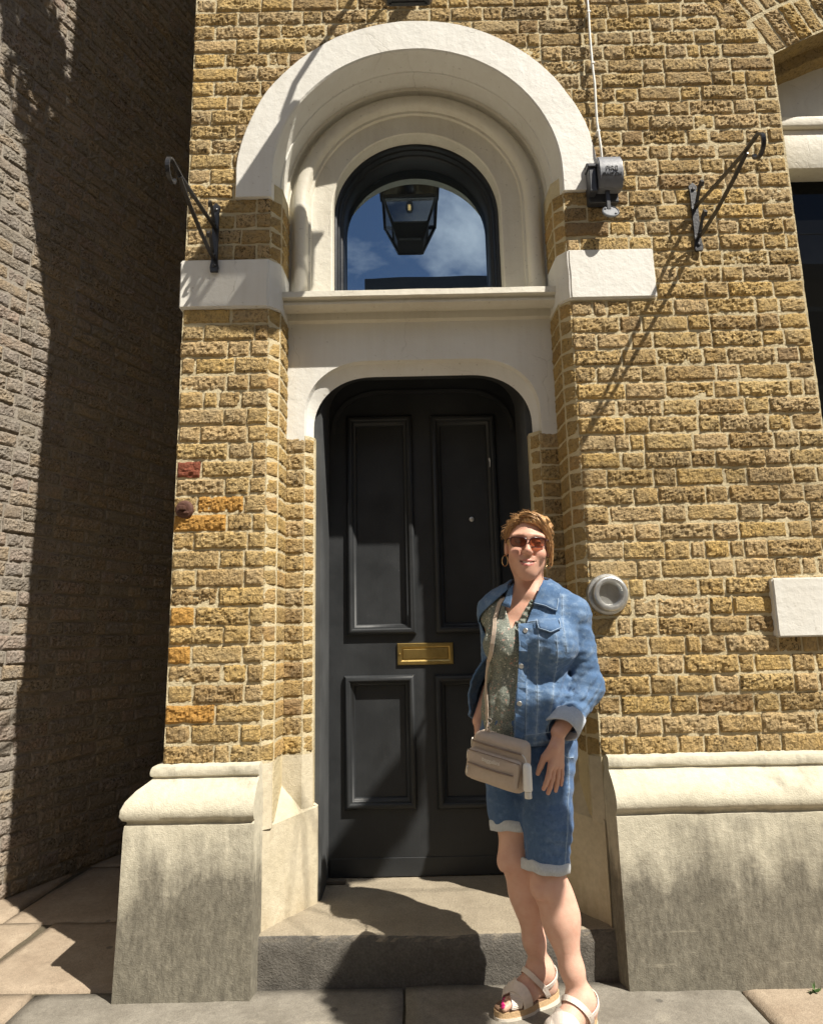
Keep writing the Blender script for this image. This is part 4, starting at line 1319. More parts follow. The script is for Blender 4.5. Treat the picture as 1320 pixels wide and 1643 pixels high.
# the house across the street, seen only in the fanlight
opp = empty("house_opposite", (3.0, -9.2, 0.0)); tag(opp, "plain brick house across the street mirrored low in the fanlight", "building")
bm = bmesh.new(); bm_box(bm, -3.75, 10.0, -7.0, 0.0, 0.0, 8.1); bm_obj("wall", bm, M['brick'], opp)
bm = bmesh.new(); bm_box(bm, -3.85, 10.1, -7.1, 0.12, 8.1, 8.42, 0.02); bm_obj("parapet", bm, M['dark_metal'], opp)
opp2 = empty("house_opposite", (-7.5, -12.5, 0.0)); tag(opp2, "lower brick house across the street facing the alley", "building")
bm = bmesh.new(); bm_box(bm, -9.0, 6.5, -7.0, 0.0, 0.0, 8.2); bm_obj("wall", bm, M['brick'], opp2)
for i in range(5):
    for j in range(3):
        x = -2.6 + i * 2.5; z = 0.8 + j * 2.5
        bm = bmesh.new(); bm_box(bm, x - 0.55, x + 0.55, -0.10, 0.03, z, z + 1.7); w_ = bm_obj("window", bm, M['white_paint'], opp)
        bm = bmesh.new(); bm_box(bm, x - 0.45, x + 0.45, 0.0, 0.04, z + .1, z + 1.6); bm_obj("pane", bm, M['pane_dark'], w_)

# ------------------------------------------------------------------ the woman: distance fields turned into smooth meshes
class Field:
    """signed distance samples on a grid; shapes are blended in, then the zero surface is meshed"""
    def __init__(self, lo, hi, h):
        self.lo = np.array(lo, float); self.h = h
        self.n = np.ceil((np.array(hi, float) - self.lo) / h).astype(int) + 1
        self.F = np.full(self.n, 0.08, np.float32)
    def _sl(self, a, b):
        i0 = np.maximum(0, np.floor((a - self.lo) / self.h).astype(int)); i1 = np.minimum(self.n, np.ceil((b - self.lo) / self.h).astype(int) + 1)
        if (i1 <= i0).any(): return None, None
        ax = [(self.lo[k] + self.h * np.arange(i0[k], i1[k])).astype(np.float32) for k in range(3)]
        return tuple(slice(i0[k], i1[k]) for k in range(3)), np.meshgrid(*ax, indexing='ij')
    def _put(self, sl, d, k, mode):
        F = self.F[sl]
        if mode == 'sub': d = -d
        sgn = -1.0 if mode == 'sub' else 1.0
        A, B = (F, d) if mode == 'add' else (-F, -d)
        if k > 0:
            hh = np.maximum(k - np.abs(A - B), 0) / k
            r = np.minimum(A, B) - hh * hh * k * 0.25
        else: r = np.minimum(A, B)
        self.F[sl] = r if mode == 'add' else -r
    def cone(self, a, b, r1, r2, k=0.02, mode='add', m=0.035, flat=None):
        a = np.array(a, float); b = np.array(b, float); R_ = max(r1, r2) + m
        sl, g = self._sl(np.minimum(a, b) - R_, np.maximum(a, b) + R_)
        if sl is None: return self
        ba = b - a; L2 = float(ba @ ba) + 1e-12
        t = np.clip(((g[0] - a[0]) * ba[0] + (g[1] - a[1]) * ba[1] + (g[2] - a[2]) * ba[2]) / L2, 0, 1)
        d = np.sqrt((g[0] - a[0] - t * ba[0]) ** 2 + (g[1] - a[1] - t * ba[1]) ** 2 + (g[2] - a[2] - t * ba[2]) ** 2) - (r1 + (r2 - r1) * t)
        self._put(sl, d, k, mode); return self
    def chain(self, pts, rs, k=0.02, mode='add'):
        for i in range(len(pts) - 1): self.cone(pts[i], pts[i + 1], rs[i], rs[i + 1], k, mode)
        return self
    def ell(self, c, rad, axes=None, k=0.02, mode='add', m=0.035):
        c = np.array(c, float); rad = np.array(rad, float); A = np.eye(3) if axes is None else np.array(axes, float)
        ext = np.sqrt(((A * rad[:, None]) ** 2).sum(0)) + m
        sl, g = self._sl(c - ext, c + ext)
        if sl is None: return self
        x, y, z = g[0] - c[0], g[1] - c[1], g[2] - c[2]
        q = [A[i, 0] * x + A[i, 1] * y + A[i, 2] * z for i in range(3)]
        k0 = np.sqrt(sum((q[i] / rad[i]) ** 2 for i in range(3))); k1 = np.sqrt(sum((q[i] / rad[i] ** 2) ** 2 for i in range(3)))
        self._put(sl, k0 * (k0 - 1) / np.maximum(k1, 1e-6), k, mode); return self
    def grid(self):
        return np.meshgrid(*[(self.lo[k] + self.h * np.arange(self.n[k])).astype(np.float32) for k in range(3)], indexing='ij', sparse=True)
    def sample(self, P):
        q = (np.asarray(P, float) - self.lo) / self.h
        q = np.clip(q, 0, self.n - 1.001); i = q.astype(int); f = q - i
        out = 0
        for dx in (0, 1):
            for dy in (0, 1):
                for dz in (0, 1):
                    w = (f[:, 0] if dx else 1 - f[:, 0]) * (f[:, 1] if dy else 1 - f[:, 1]) * (f[:, 2] if dz else 1 - f[:, 2])
                    out = out + w * self.F[i[:, 0] + dx, i[:, 1] + dy, i[:, 2] + dz]
        return out
    def drape(self, xz, iso, y0=-0.64, y1=-0.05):
        """points (x, z) seen from the street: y where the surface at distance iso is first met"""
        xz = np.asarray(xz, float); ys = np.arange(y0, y1, 0.002)
        P = np.stack([np.repeat(xz[:, 0], len(ys)), np.tile(ys, len(xz)), np.repeat(xz[:, 1], len(ys))], 1)
        D = self.sample(P).reshape(len(xz), len(ys)) - iso
        hit = (D < 0).argmax(1); bad = ~(D < 0).any(1)
        y = ys[np.maximum(hit, 1)] - 0.001
        if bad.any() and (~bad).any(): y[bad] = np.interp(np.flatnonzero(bad), np.flatnonzero(~bad), y[~bad])
        return np.stack([xz[:, 0], y, xz[:, 1]], 1)
    def grad(self, P):
        e = self.h; P = np.asarray(P, float)
        g = np.stack([self.sample(P + d) - self.sample(P - d) for d in (np.array([e, 0, 0]), np.array([0, e, 0]), np.array([0, 0, e]))], 1)
        return g / np.maximum(np.linalg.norm(g, axis=1, keepdims=True), 1e-9)

def surface(F, lo, h):
    """surface nets"""
    s = F < 0
    n = np.array(F.shape)
    c = np.zeros(n - 1, np.int8)
    for dx in (0, 1):
        for dy in (0, 1):
            for dz in (0, 1): c += s[dx:n[0] - 1 + dx, dy:n[1] - 1 + dy, dz:n[2] - 1 + dz]
    mix = (c > 0) & (c < 8)
    idx = np.argwhere(mix); ids = np.full(n - 1, -1, np.int32); ids[mix] = np.arange(len(idx))
    cor = [(0, 0, 0), (1, 0, 0), (0, 1, 0), (1, 1, 0), (0, 0, 1), (1, 0, 1), (0, 1, 1), (1, 1, 1)]
    V = [F[idx[:, 0] + a, idx[:, 1] + b, idx[:, 2] + c_] for a, b, c_ in cor]
    acc = np.zeros((len(idx), 3)); cnt = np.zeros(len(idx))
    for i in range(8):
        for j in range(i + 1, 8):
            if sum(abs(cor[i][q] - cor[j][q]) for q in range(3)) != 1: continue
            m = (V[i] < 0) != (V[j] < 0)
            t = np.where(m, V[i] / np.where(m, V[i] - V[j], 1), 0)
            for q in range(3): acc[:, q] += np.where(m, cor[i][q] + t * (cor[j][q] - cor[i][q]), 0)
            cnt += m
    P = lo + h * (idx + acc / cnt[:, None])
    faces = []
    for ax in range(3):
        o1, o2 = [(1, 2), (2, 0), (0, 1)][ax]
        a = [slice(1, n[q] - 1) for q in range(3)]; a[ax] = slice(0, n[ax] - 1)
        b = list(a); b[ax] = slice(1, n[ax])
        s0, s1 = s[tuple(a)], s[tuple(b)]
        for sign in (0, 1):
            w = np.argwhere((s0 & ~s1) if sign == 0 else (~s0 & s1))
            for q in range(3):
                if q != ax: w[:, q] += 1
            def cell(d1, d2):
                e = w.copy(); e[:, o1] += d1; e[:, o2] += d2
                return ids[e[:, 0], e[:, 1], e[:, 2]]
            q4 = [cell(-1, -1), cell(0, -1), cell(0, 0), cell(-1, 0)]
            if sign: q4 = q4[::-1]
            faces.append(np.stack(q4, 1))
    F4 = np.concatenate(faces); F4 = F4[(F4 >= 0).all(1)]
    return P, F4

def sines(g, seed, scale, n=7):
    """cheap smooth noise on grid or point arrays"""
    r = np.random.RandomState(seed); out = 0
    for i in range(n):
        w = r.normal(size=3) * scale; out = out + np.sin(g[0] * w[0] + g[1] * w[1] + g[2] * w[2] + r.uniform(0, 6.28))
    return out / math.sqrt(n)

def nrm(v): v = np.array(v, float); return v / np.linalg.norm(v)
BF = nrm((-0.30, -0.954, 0)); BL = np.array([0.954, -0.30, 0]); BL = BL / np.linalg.norm(BL); UP = np.array([0, 0, 1.0])
BAX = np.array([BL, BF, UP])
def B(o, l, f, z): return np.array(o, float) + BL * l + BF * f + UP * z
SHL, SHR = np.array((0.568, -0.305, 1.318)), np.array((0.305, -0.205, 1.335))
ELL, ELR = np.array((0.607, -0.295, 1.060)), np.array((0.318, -0.075, 1.100))
WRL, WRR = np.array((0.476, -0.400, 0.925)), np.array((0.236, -0.140, 0.935))
HIPL, HIPR = np.array((0.458, -0.285, 0.85)), np.array((0.325, -0.200, 0.85))
KNL, KNR = np.array((0.424, -0.340, 0.435)), np.array((0.334, -0.245, 0.490))
ANL, ANR = np.array((0.508, -0.352, 0.095)), np.array((0.412, -0.180, 0.110))
CH = np.array((0.424, -0.250, 1.25)); WA = np.array((0.388, -0.245, 1.03)); PE = np.array((0.392, -0.240, 0.865)); NB = np.array((0.432, -0.262, 1.405))
HC = np.array((0.424, -0.285, 1.572))
hf = nrm((-0.14, -0.985, -0.03)); hx = nrm(np.cross(UP, hf)); hz = nrm(np.cross(hf, hx)); tl = R(4.5)
hx, hz = hx * math.cos(tl) + hz * math.sin(tl) * 0.0 - hz * math.sin(tl), hz * math.cos(tl) + hx * math.sin(tl) * -1.0 * -1.0 * -1.0
hx = nrm(hx); hz = nrm(np.cross(hf, hx)); hy = -hf
HAX = np.array([hx, hy, hz])
def Hd(x, y, z): return HC + hx * x + hy * y + hz * z

def torso(fd, g=0.0):
    fd.ell(CH, (0.158 + g, 0.112 + g, 0.185 + g), BAX, 0.05)
    fd.ell(B(CH, 0, -0.035, 0.03), (0.150 + g, 0.085 + g, 0.15 + g), BAX, 0.05)
    fd.cone(SHL, SHR, 0.048 + g, 0.048 + g, 0.06)
    fd.cone(B(NB, 0.0, -0.01, -0.01), SHL, 0.050 + g, 0.034 + g, 0.05); fd.cone(B(NB, 0, -0.01, -0.01), SHR, 0.050 + g, 0.034 + g, 0.05)
    for s in (-1, 1): fd.ell(B(CH, 0.078 * s, 0.078, -0.035), (0.082 + g, 0.078 + g, 0.080 + g), BAX, 0.045)
    fd.ell(WA, (0.138 + g, 0.112 + g, 0.17 + g), BAX, 0.06)
    fd.ell(B(WA, -0.01, 0.045, -0.05), (0.120 + g, 0.085 + g, 0.12 + g), BAX, 0.06)
    fd.ell(PE, (0.168 + g, 0.122 + g, 0.125 + g), BAX, 0.07)
    return fd
def arm(fd, s, e, w, g=0.0, k=0.03):
    fd.cone(s, e, 0.055 + g, 0.045 + g, 0.05); fd.cone(e, w, 0.046 + g, 0.031 + g, k)
    return fd
def legs(fd, g=0.0):
    for h_, kn, an, side in ((HIPL, KNL, ANL, 1), (HIPR, KNR, ANR, -1)):
        d = nrm(kn - h_)
        mid = h_ * 0.45 + kn * 0.55
        fd.cone(h_, mid, 0.092 + g, 0.076 + g, 0.05); fd.cone(mid, kn, 0.074 + g, 0.056 + g, 0.04)
    return fd
def foot(fd, an, toe_dir, size=1.0, rest=0.03):
    td = nrm((toe_dir[0], toe_dir[1], 0)); sd = np.array([-td[1], td[0], 0])
    def q(f, s, z): return np.array([an[0], an[1], 0]) + td * f * size + sd * s * size + UP * z
    fd.cone(an, q(-0.028, 0, rest + 0.028), 0.036, 0.030, 0.03)
    fd.cone(an, q(0.085, 0, rest + 0.036), 0.034, 0.026, 0.04)
    fd.cone(q(-0.022, 0, rest + 0.024), q(0.09, 0.015, rest + 0.014), 0.026, 0.016, 0.03)
    fd.cone(q(0.07, 0.012, rest + 0.028), q(0.125, 0.020, rest + 0.014), 0.026, 0.013, 0.03); fd.cone(q(0.07, -0.012, rest + 0.024), q(0.115, -0.028, rest + 0.012), 0.024, 0.012, 0.03)
    toes = []
    for i, (s0, L, r_) in enumerate(((0.026, 0.052, 0.0115), (0.009, 0.050, 0.0085), (-0.006, 0.044, 0.008), (-0.019, 0.037, 0.0075), (-0.031, 0.028, 0.007))):
        a = q(0.118 - 0.006 * i, s0, rest + 0.012); m_ = q(0.118 - 0.006 * i + L * 0.6, s0 * 1.03, rest + 0.013); t = q(0.118 - 0.006 * i + L, s0 * 1.03, rest + 0.007)
        fd.cone(a, m_, r_, r_, 0.008); fd.cone(m_, t, r_, r_ * 0.9, 0.004)
        toes.append((t, r_))
    return toes, q, td, sd
def hand(fd, w, pd, sd, curls, spread, tdir, size=1.0):
    """w wrist, pd direction of the fingers, sd from little finger to index, curls towards cd"""
    pd, sd = nrm(pd), nrm(sd); cd = nrm(np.cross(pd, sd))
    if np.dot(cd, tdir) < 0: cd = -cd
    tips = []
    for s in (-0.026, -0.009, 0.009, 0.026):
        fd.cone(w + pd * 0.012 + sd * s * 0.45, w + pd * 0.088 * size + sd * s, 0.0150, 0.0105, 0.012)
    Ls = (0.066, 0.080, 0.086, 0.076)
    for i, s in enumerate((-0.030, -0.0105, 0.0095, 0.029)):
        p = w + pd * (0.086, 0.091, 0.092, 0.089)[i] * size + sd * s; d = nrm(pd + sd * spread[i]); seg = Ls[i] * size; rr_ = 0.0092 if i else 0.0082
        for j, fr in enumerate((0.44, 0.31, 0.25)):
            d = nrm(d + cd * curls[i] * (0.35, 0.55, 0.45)[j]); e = p + d * seg * fr
            fd.cone(p, e, rr_ * (1.0, .94, .88)[j], rr_ * (.94, .88, .78)[j], 0.004); p = e
        tips.append((p, d))
    b = w + pd * 0.030 + sd * 0.020; m1 = b + nrm(pd * 0.85 + sd * 0.50 + cd * 0.45) * 0.044; m2 = m1 + nrm(pd * 1.0 + sd * 0.10 + cd * 0.35) * 0.032; m3 = m2 + nrm(pd + cd * 0.4) * 0.026
    fd.cone(b, m1, 0.0165, 0.0118, 0.012); fd.cone(m1, m2, 0.0112, 0.0098, 0.004); fd.cone(m2, m3, 0.0098, 0.0078, 0.004)
    return tips

body = Field((0.10, -0.62, -0.01), (0.76, -0.02, 1.735), 0.003)
torso(body, -0.014)
body.cone(SHL, ELL, 0.042, 0.037, 0.05); body.cone(ELL, WRL, 0.038, 0.026, 0.03); body.cone(SHR, ELR, 0.042, 0.037, 0.05); body.cone(ELR, WRR, 0.038, 0.026, 0.03)
legs(body, -0.011)
for kn, an, back in ((KNL, ANL, nrm((0.75, 0.65, 0))), (KNR, ANR, nrm((0.9, 0.45, 0)))):
    ax = an - kn
    body.cone(kn, kn + ax * 0.30 + back * 0.012, 0.053, 0.053, 0.04)
    body.ell(kn + ax * 0.30 + back * 0.026, (0.046, 0.046, 0.105), None, 0.05)
    body.cone(kn + ax * 0.30 + back * 0.012, kn + ax * 0.74, 0.050, 0.034, 0.03)
    body.cone(kn + ax * 0.74, an, 0.034, 0.031, 0.03)
    body.ell(kn - back * 0.040 + ax * 0.02, (0.030, 0.026, 0.034), None, 0.02)
    body.cone(kn - back * 0.058 + ax * 0.13 + np.cross(back, UP) * 0.02, kn - back * 0.058 + ax * 0.13 - np.cross(back, UP) * 0.02, 0.006, 0.006, 0.02, 'sub')
    body.cone(kn - back * 0.068 - ax * 0.07 + np.cross(back, UP) * 0.02, kn - back * 0.068 - ax * 0.07 - np.cross(back, UP) * 0.02, 0.006, 0.006, 0.02, 'sub')
    for s in (-1, 1): body.ell(an + np.cross(back, UP) * 0.027 * s + UP * 0.0, (0.014, 0.014, 0.018), None, 0.02)
toesR, fq, ftd, fsd = foot(body, ANR - UP * 0.0, (-0.86, -0.42), 1.0, 0.034)
toesL, gq, gtd, gsd = foot(body, ANL, (-0.75, -0.66), 1.0, 0.034)
tipsL = hand(body, WRL + np.array((-0.004, -0.002, -0.018)), (-0.13, -0.02, -1.0), (-0.78, -0.62, 0.08), (0.10, 0.16, 0.22, 0.30), (-0.12, -0.09, 0.05, 0.07), (0.3, 0.9, 0))
tipsR = hand(body, WRR + np.array((0.0, -0.004, -0.015)), (0.02, -0.25, -1.0), (-0.2, -0.95, 0.2), (0.35, 0.4, 0.45, 0.5), (-0.05, 0, 0, 0.05), (0.9, 0.2, 0))
# neck and head
body.cone(Hd(0, 0.034, -0.055), NB + BF * -0.014, 0.042, 0.051, 0.025)
for s in (-1, 1): body.cone(Hd(0.045 * s, 0.035, -0.075), B(NB, 0.012 * s, 0.045, -0.015), 0.014, 0.012, 0.03)
body.ell(Hd(0, 0.012, 0.028), (0.071, 0.092, 0.084), HAX, 0.03)
body.ell(Hd(0, -0.019, -0.036), (0.0555, 0.064, 0.070), HAX, 0.035)
body.ell(Hd(0, -0.063, -0.101), (0.021, 0.019, 0.017), HAX, 0.035)
for s in (-1, 1):
    body.cone(Hd(0.043 * s, 0.004, -0.056), Hd(0.012 * s, -0.055, -0.102), 0.014, 0.014, 0.04)
    body.ell(Hd(0.039 * s, -0.058, -0.036), (0.026, 0.026, 0.024), HAX, 0.025)
    body.cone(Hd(0.010 * s, -0.080, 0.026), Hd(0.048 * s, -0.066, 0.024), 0.013, 0.012, 0.02)
    body.ell(Hd(0.033 * s, -0.092, 0.004), (0.019, 0.016, 0.013), HAX, 0.015, 'sub')
    body.ell(Hd(0.033 * s, -0.070, 0.003), (0.0135, 0.0125, 0.0115), HAX, 0.004)
    body.ell(Hd(0.0755 * s, 0.014, -0.010), (0.008, 0.019, 0.030), HAX, 0.008)
    body.cone(Hd(0.0775 * s, 0.005, 0.010), Hd(0.0790 * s, 0.020, 0.012), 0.006, 0.006, 0.004)
    body.ell(Hd(0.0120 * s, -0.091, -0.034), (0.0080, 0.010, 0.007), HAX, 0.008)
    body.cone(Hd(0.020 * s, -0.084, -0.036), Hd(0.033 * s, -0.070, -0.068), 0.003, 0.003, 0.012, 'sub')
body.cone(Hd(0, -0.082, 0.014), Hd(0, -0.103, -0.026), 0.0070, 0.0098, 0.012)
body.ell(Hd(0, -0.1030, -0.029), (0.0108, 0.0105, 0.0085), HAX, 0.008)
body.ell(Hd(0, -0.071, -0.070), (0.029, 0.016, 0.020), HAX, 0.028)
body.cone(Hd(-0.020, -0.083, -0.0640), Hd(0, -0.089, -0.0625), 0.0045, 0.0055, 0.004); body.cone(Hd(0.020, -0.083, -0.0640), Hd(0, -0.089, -0.0625), 0.0045, 0.0055, 0.004)
body.cone(Hd(-0.017, -0.083, -0.0770), Hd(0, -0.0885, -0.0785), 0.0050, 0.0070, 0.004); body.cone(Hd(0.017, -0.083, -0.0770), Hd(0, -0.0885, -0.0785), 0.0050, 0.0070, 0.004)
body.cone(Hd(-0.027, -0.081, -0.0645), Hd(0, -0.0965, -0.0712), 0.0024, 0.0032, 0.003, 'sub'); body.cone(Hd(0.027, -0.081, -0.0645), Hd(0, -0.0965, -0.0712), 0.0024, 0.0032, 0.003, 'sub')
PV, PF = surface(body.F, body.lo, body.h)

def add_color(o, name, cols):
    at = o.data.color_attributes.new(name, 'FLOAT_COLOR', 'POINT')
    c = np.ones((len(cols), 4), np.float32); c[:, :3] = cols
    at.data.foreach_set("color", c.ravel())

def skin_material():
    k = NT("skin")
    at = k.n("ShaderNodeVertexColor", layer_name="tone").outputs["Color"]
    co = k.coord("Object")
    mott = k.noise(co, 38, 4, 0.6)
    c = k.mix(k.math('MULTIPLY', k.ramp(mott, [(0.35, 0.0), (0.7, 1.0)]), 0.34), at, (0.55, 0.25, 0.18))
    frk = k.ramp(k.noise(co, 260, 2, 0.5), [(0.66, 0.0), (0.74, 0.35)])
    c = k.mix(k.math('MULTIPLY', frk, 0.5), c, (0.36, 0.17, 0.10))
    k.b.inputs["Subsurface Weight"].default_value = 0.12
    k.b.inputs["Subsurface Radius"].default_value = (0.012, 0.005, 0.003)
    k.b.inputs["Subsurface Scale"].default_value = 0.6
    pores = k.noise(co, 330, 4, 0.7)
    return k.done(c, 0.47, k.bump(k.math('ADD', pores, k.math('MULTIPLY', mott, 1.4)), 0.30, 0.003), spec=0.4)
M['skin'] = skin_material()
person = empty("person", (0.40, -0.24, 0.0))
tag(person, "woman in denim jacket, patterned blouse, denim shorts and white sandals, standing by the door", "person")
PO = np.array(person.location)
def child(name, V, F, mat, parent=None, smooth=True):
    o = np_obj(name, np.asarray(V) - PO, F, mat, parent or person, smooth)
    return o
bo = child("body", PV, PF, M['skin'])
L3 = (PV - HC) @ HAX.T
tone = np.tile(np.array((0.62, 0.365, 0.265), np.float32), (len(PV), 1))
lowleg = PV[:, 2] < 0.62
tone[lowleg] = (0.66, 0.415, 0.315)
def blend(mask, col):
    m = np.clip(mask, 0, 1)[:, None]; tone[:] = tone * (1 - m) + np.array(col) * m
def blob(c, r):
    return np.exp(-(((L3 - np.array(c)) / np.array(r)) ** 2).sum(1))
inhead = L3[:, 2] > -0.14
for s in (-1, 1):
    blend(blob((0.042 * s, -0.07, -0.035), (0.022, 0.05, 0.02)) * inhead * 0.5, (0.62, 0.25, 0.19))
    blend((blob((0.034 * s, -0.08, 0.027), (0.020, 0.04, 0.0042)) > 0.35) * 0.6 * inhead, (0.22, 0.11, 0.06))
    blend((blob((0.033 * s, -0.083, 0.003), (0.0145, 0.02, 0.0062)) > 0.37) * 0.92 * inhead, (0.10, 0.055, 0.04))
blend(blob((0, -0.105, -0.028), (0.014, 0.02, 0.014)) * 0.45 * inhead, (0.64, 0.27, 0.20))
lipm = (((L3[:, 0] / 0.024) ** 2 + ((L3[:, 2] + 0.0705) / (0.0125)) ** 2) < 1) & (L3[:, 1] < -0.07)
blend(lipm * 0.85, (0.50, 0.15, 0.14))
gap = (np.abs(L3[:, 2] + 0.0712 - 0.0067 * (np.abs(L3[:, 0]) / 0.027)) < 0.0030) & (np.abs(L3[:, 0]) < 0.026) & (L3[:, 1] < -0.07)
blend(gap * 0.85, (0.16, 0.05, 0.04)); teeth = gap & (np.abs(L3[:, 0]) < 0.017); blend(teeth * 0.9, (0.62, 0.55, 0.47))
kn = np.exp(-(((PV - KNL) / 0.06) ** 2).sum(1)) + np.exp(-(((PV - KNR) / 0.06) ** 2).sum(1))
blend(kn * 0.35, (0.60, 0.28, 0.20))
for (p, d) in tipsL + tipsR:
    blend(np.exp(-(((PV - p) / 0.008) ** 2).sum(1)) * 0.4, (0.66, 0.30, 0.24))
add_color(bo, "tone", tone)

# ---------- fabrics
def denim(name, a, b, worn, weave=900):
    k = NT(name)
    co = k.coord("Object")
    n1 = k.noise(co, 7, 5, 0.6); n2 = k.noise(k.mapping(co, (520, 520, 120)), 1.0, 2, 0.5); n3 = k.noise(co, 42, 4, 0.6)
    c = k.mix(k.ramp(n1, [(0.35, 0.0), (0.68, 1.0)]), a, b)
    c = k.mix(k.math('MULTIPLY', k.ramp(n3, [(0.5, 0.0), (0.75, 1.0)]), 0.45), c, worn)
    c = k.mix(0.35, c, k.ramp(n2, [(0.3, 0.55), (0.7, 1.25)]), 'MULTIPLY')
    fa = k.n("ShaderNodeVertexColor", layer_name="fade").outputs["Color"]
    puck = k.noise(co, 75, 4, 0.6)
    c = k.mix(k.math('MULTIPLY', fa, k.ramp(puck, [(0.35, 0.15), (0.65, 0.95)])), c, worn)
    k.b.inputs["Sheen Weight"].default_value = 0.1
    return k.done(c, 0.85, k.bump(k.math('ADD', k.math('MULTIPLY', n2, 0.5), k.math('ADD', n3, k.math('MULTIPLY', puck, k.math('ADD', 0.4, k.math('MULTIPLY', fa, 2.2))))), 0.55, 0.004), spec=0.15)
M['jacket'] = denim("blue_denim", (0.070, 0.135, 0.255), (0.120, 0.20, 0.335), (0.31, 0.405, 0.52))
M['jacket_trim'] = denim("faded_denim_seam", (0.26, 0.36, 0.50), (0.34, 0.44, 0.57), (0.46, 0.53, 0.62))
M['cuff'] = denim("denim_wrong_side", (0.42, 0.48, 0.56), (0.50, 0.55, 0.62), (0.60, 0.64, 0.68))
M['shorts'] = denim("stretch_denim", (0.048, 0.098, 0.205), (0.078, 0.142, 0.270), (0.20, 0.29, 0.43))
M['shorts_cuff'] = denim("pale_denim_turnup", (0.46, 0.50, 0.54), (0.54, 0.57, 0.60), (0.62, 0.64, 0.66))
def blouse_material():
    k = NT("sprigged_blouse")
    co = k.coord("Object")
    w = k.n("ShaderNodeVectorMath", operation='ADD'); k.l(co, w.inputs[0])
    nz = k.n("ShaderNodeTexNoise", i_Scale=60); k.l(co, nz.inputs["Vector"])
    sc_ = k.n("ShaderNodeVectorMath", operation='SCALE'); k.l(nz.outputs["Color"], sc_.inputs[0]); sc_.inputs["Scale"].default_value = 0.02
    k.l(sc_.outputs[0], w.inputs[1])
    v1 = k.n("ShaderNodeTexVoronoi", i_Scale=120, feature='DISTANCE_TO_EDGE'); k.l(w.outputs[0], v1.inputs["Vector"])
    v2 = k.n("ShaderNodeTexVoronoi", i_Scale=75); k.l(w.outputs[0], v2.inputs["Vector"])
    base = k.mix(k.noise(co, 12, 3), (0.115, 0.135, 0.115), (0.17, 0.19, 0.165))
    c = k.mix(k.ramp(v1.outputs["Distance"], [(0.02, 0.75), (0.09, 0.0)]), base, (0.36, 0.37, 0.31))
    dots = k.ramp(v2.outputs["Distance"], [(0.16, 1.0), (0.28, 0.0)])
    c = k.mix(dots, c, k.mix(k.ramp(k.sep(v2.outputs["Color"])[0], [(0.45, 0.0), (0.55, 1.0)]), (0.60, 0.58, 0.50), (0.44, 0.27, 0.22)))
    return k.done(c, 0.75, k.bump(k.noise(co, 60, 3), 0.25, 0.004), spec=0.25)
M['blouse'] = blouse_material()

# ---------- blouse
bl = Field((0.12, -0.56, 0.84), (0.72, -0.04, 1.46), 0.004)
torso(bl, -0.001)
TORSO = Field((0.10, -0.60, 0.80), (0.76, -0.02, 1.50), 0.004)   # shared by jacket pieces
torso(TORSO, 0.0); arm(TORSO, SHL, ELL, WRL, 0.0); arm(TORSO, SHR, ELR, WRR, 0.0)
g = bl.grid()
a_ = (g[0] - CH[0]) * BL[0] + (g[1] - CH[1]) * BL[1]; b_ = (g[0] - CH[0]) * BF[0] + (g[1] - CH[1]) * BF[1]
fold = 0.0018 * sines((g[0], g[1], g[2] * 0.35), 3, 70) + 0.0010 * sines(g, 9, 110)
bl.F += fold.astype(np.float32)
vneck = 0.92 * ((g[2] - 1.268) - np.abs(a_ + 0.050 - (g[2] - 1.268) * 0.30) * 1.6)      # > 0 inside the V
cut = np.where(b_ > 0.0, vneck, -0.05)
bl.F = np.maximum(bl.F, cut.astype(np.float32))
bl.F = np.maximum(bl.F, (g[2] - 1.405 - 0.25 * np.abs(a_)).astype(np.float32)); bl.F = np.maximum(bl.F, (0.868 - g[2]).astype(np.float32) + 0 * bl.F)
V, Fc = surface(bl.F, bl.lo, bl.h)
child("blouse", V, Fc, M['blouse'])
def ribbon(name, pts, nrms, wid, thick, mat, parent=None, widths=None):
    """flat band along pts lying against the surface whose normals are nrms"""
    pts = np.asarray(pts); nrms = np.asarray(nrms); n = len(pts)
    V = []
    for i in range(n):
        t = nrm(pts[min(i + 1, n - 1)] - pts[max(i - 1, 0)]); s = nrm(np.cross(t, nrms[i])); w_ = (widths[i] if widths is not None else wid) / 2
        for sx, sz in ((-1, 0), (1, 0), (1, 1), (-1, 1)): V.append(pts[i] + s * w_ * sx + nrms[i] * thick * sz)
    F_ = []
    for i in range(n - 1):
        for q in range(4): F_.append((4 * i + q, 4 * i + (q + 1) % 4, 4 * i + 4 + (q + 1) % 4, 4 * i + 4 + q))
    F_ += [(3, 2, 1, 0), (4 * n - 4, 4 * n - 3, 4 * n - 2, 4 * n - 1)]
    return child(name, V, np.array(F_), mat, parent, smooth=False)
def poly2(pts, n=8):
    pts = np.asarray(pts, float); out = []
    for a, b in zip(pts[:-1], pts[1:]):
        for i in range(n): out.append(a + (b - a) * i / n)
    out.append(pts[-1]); return np.array(out)

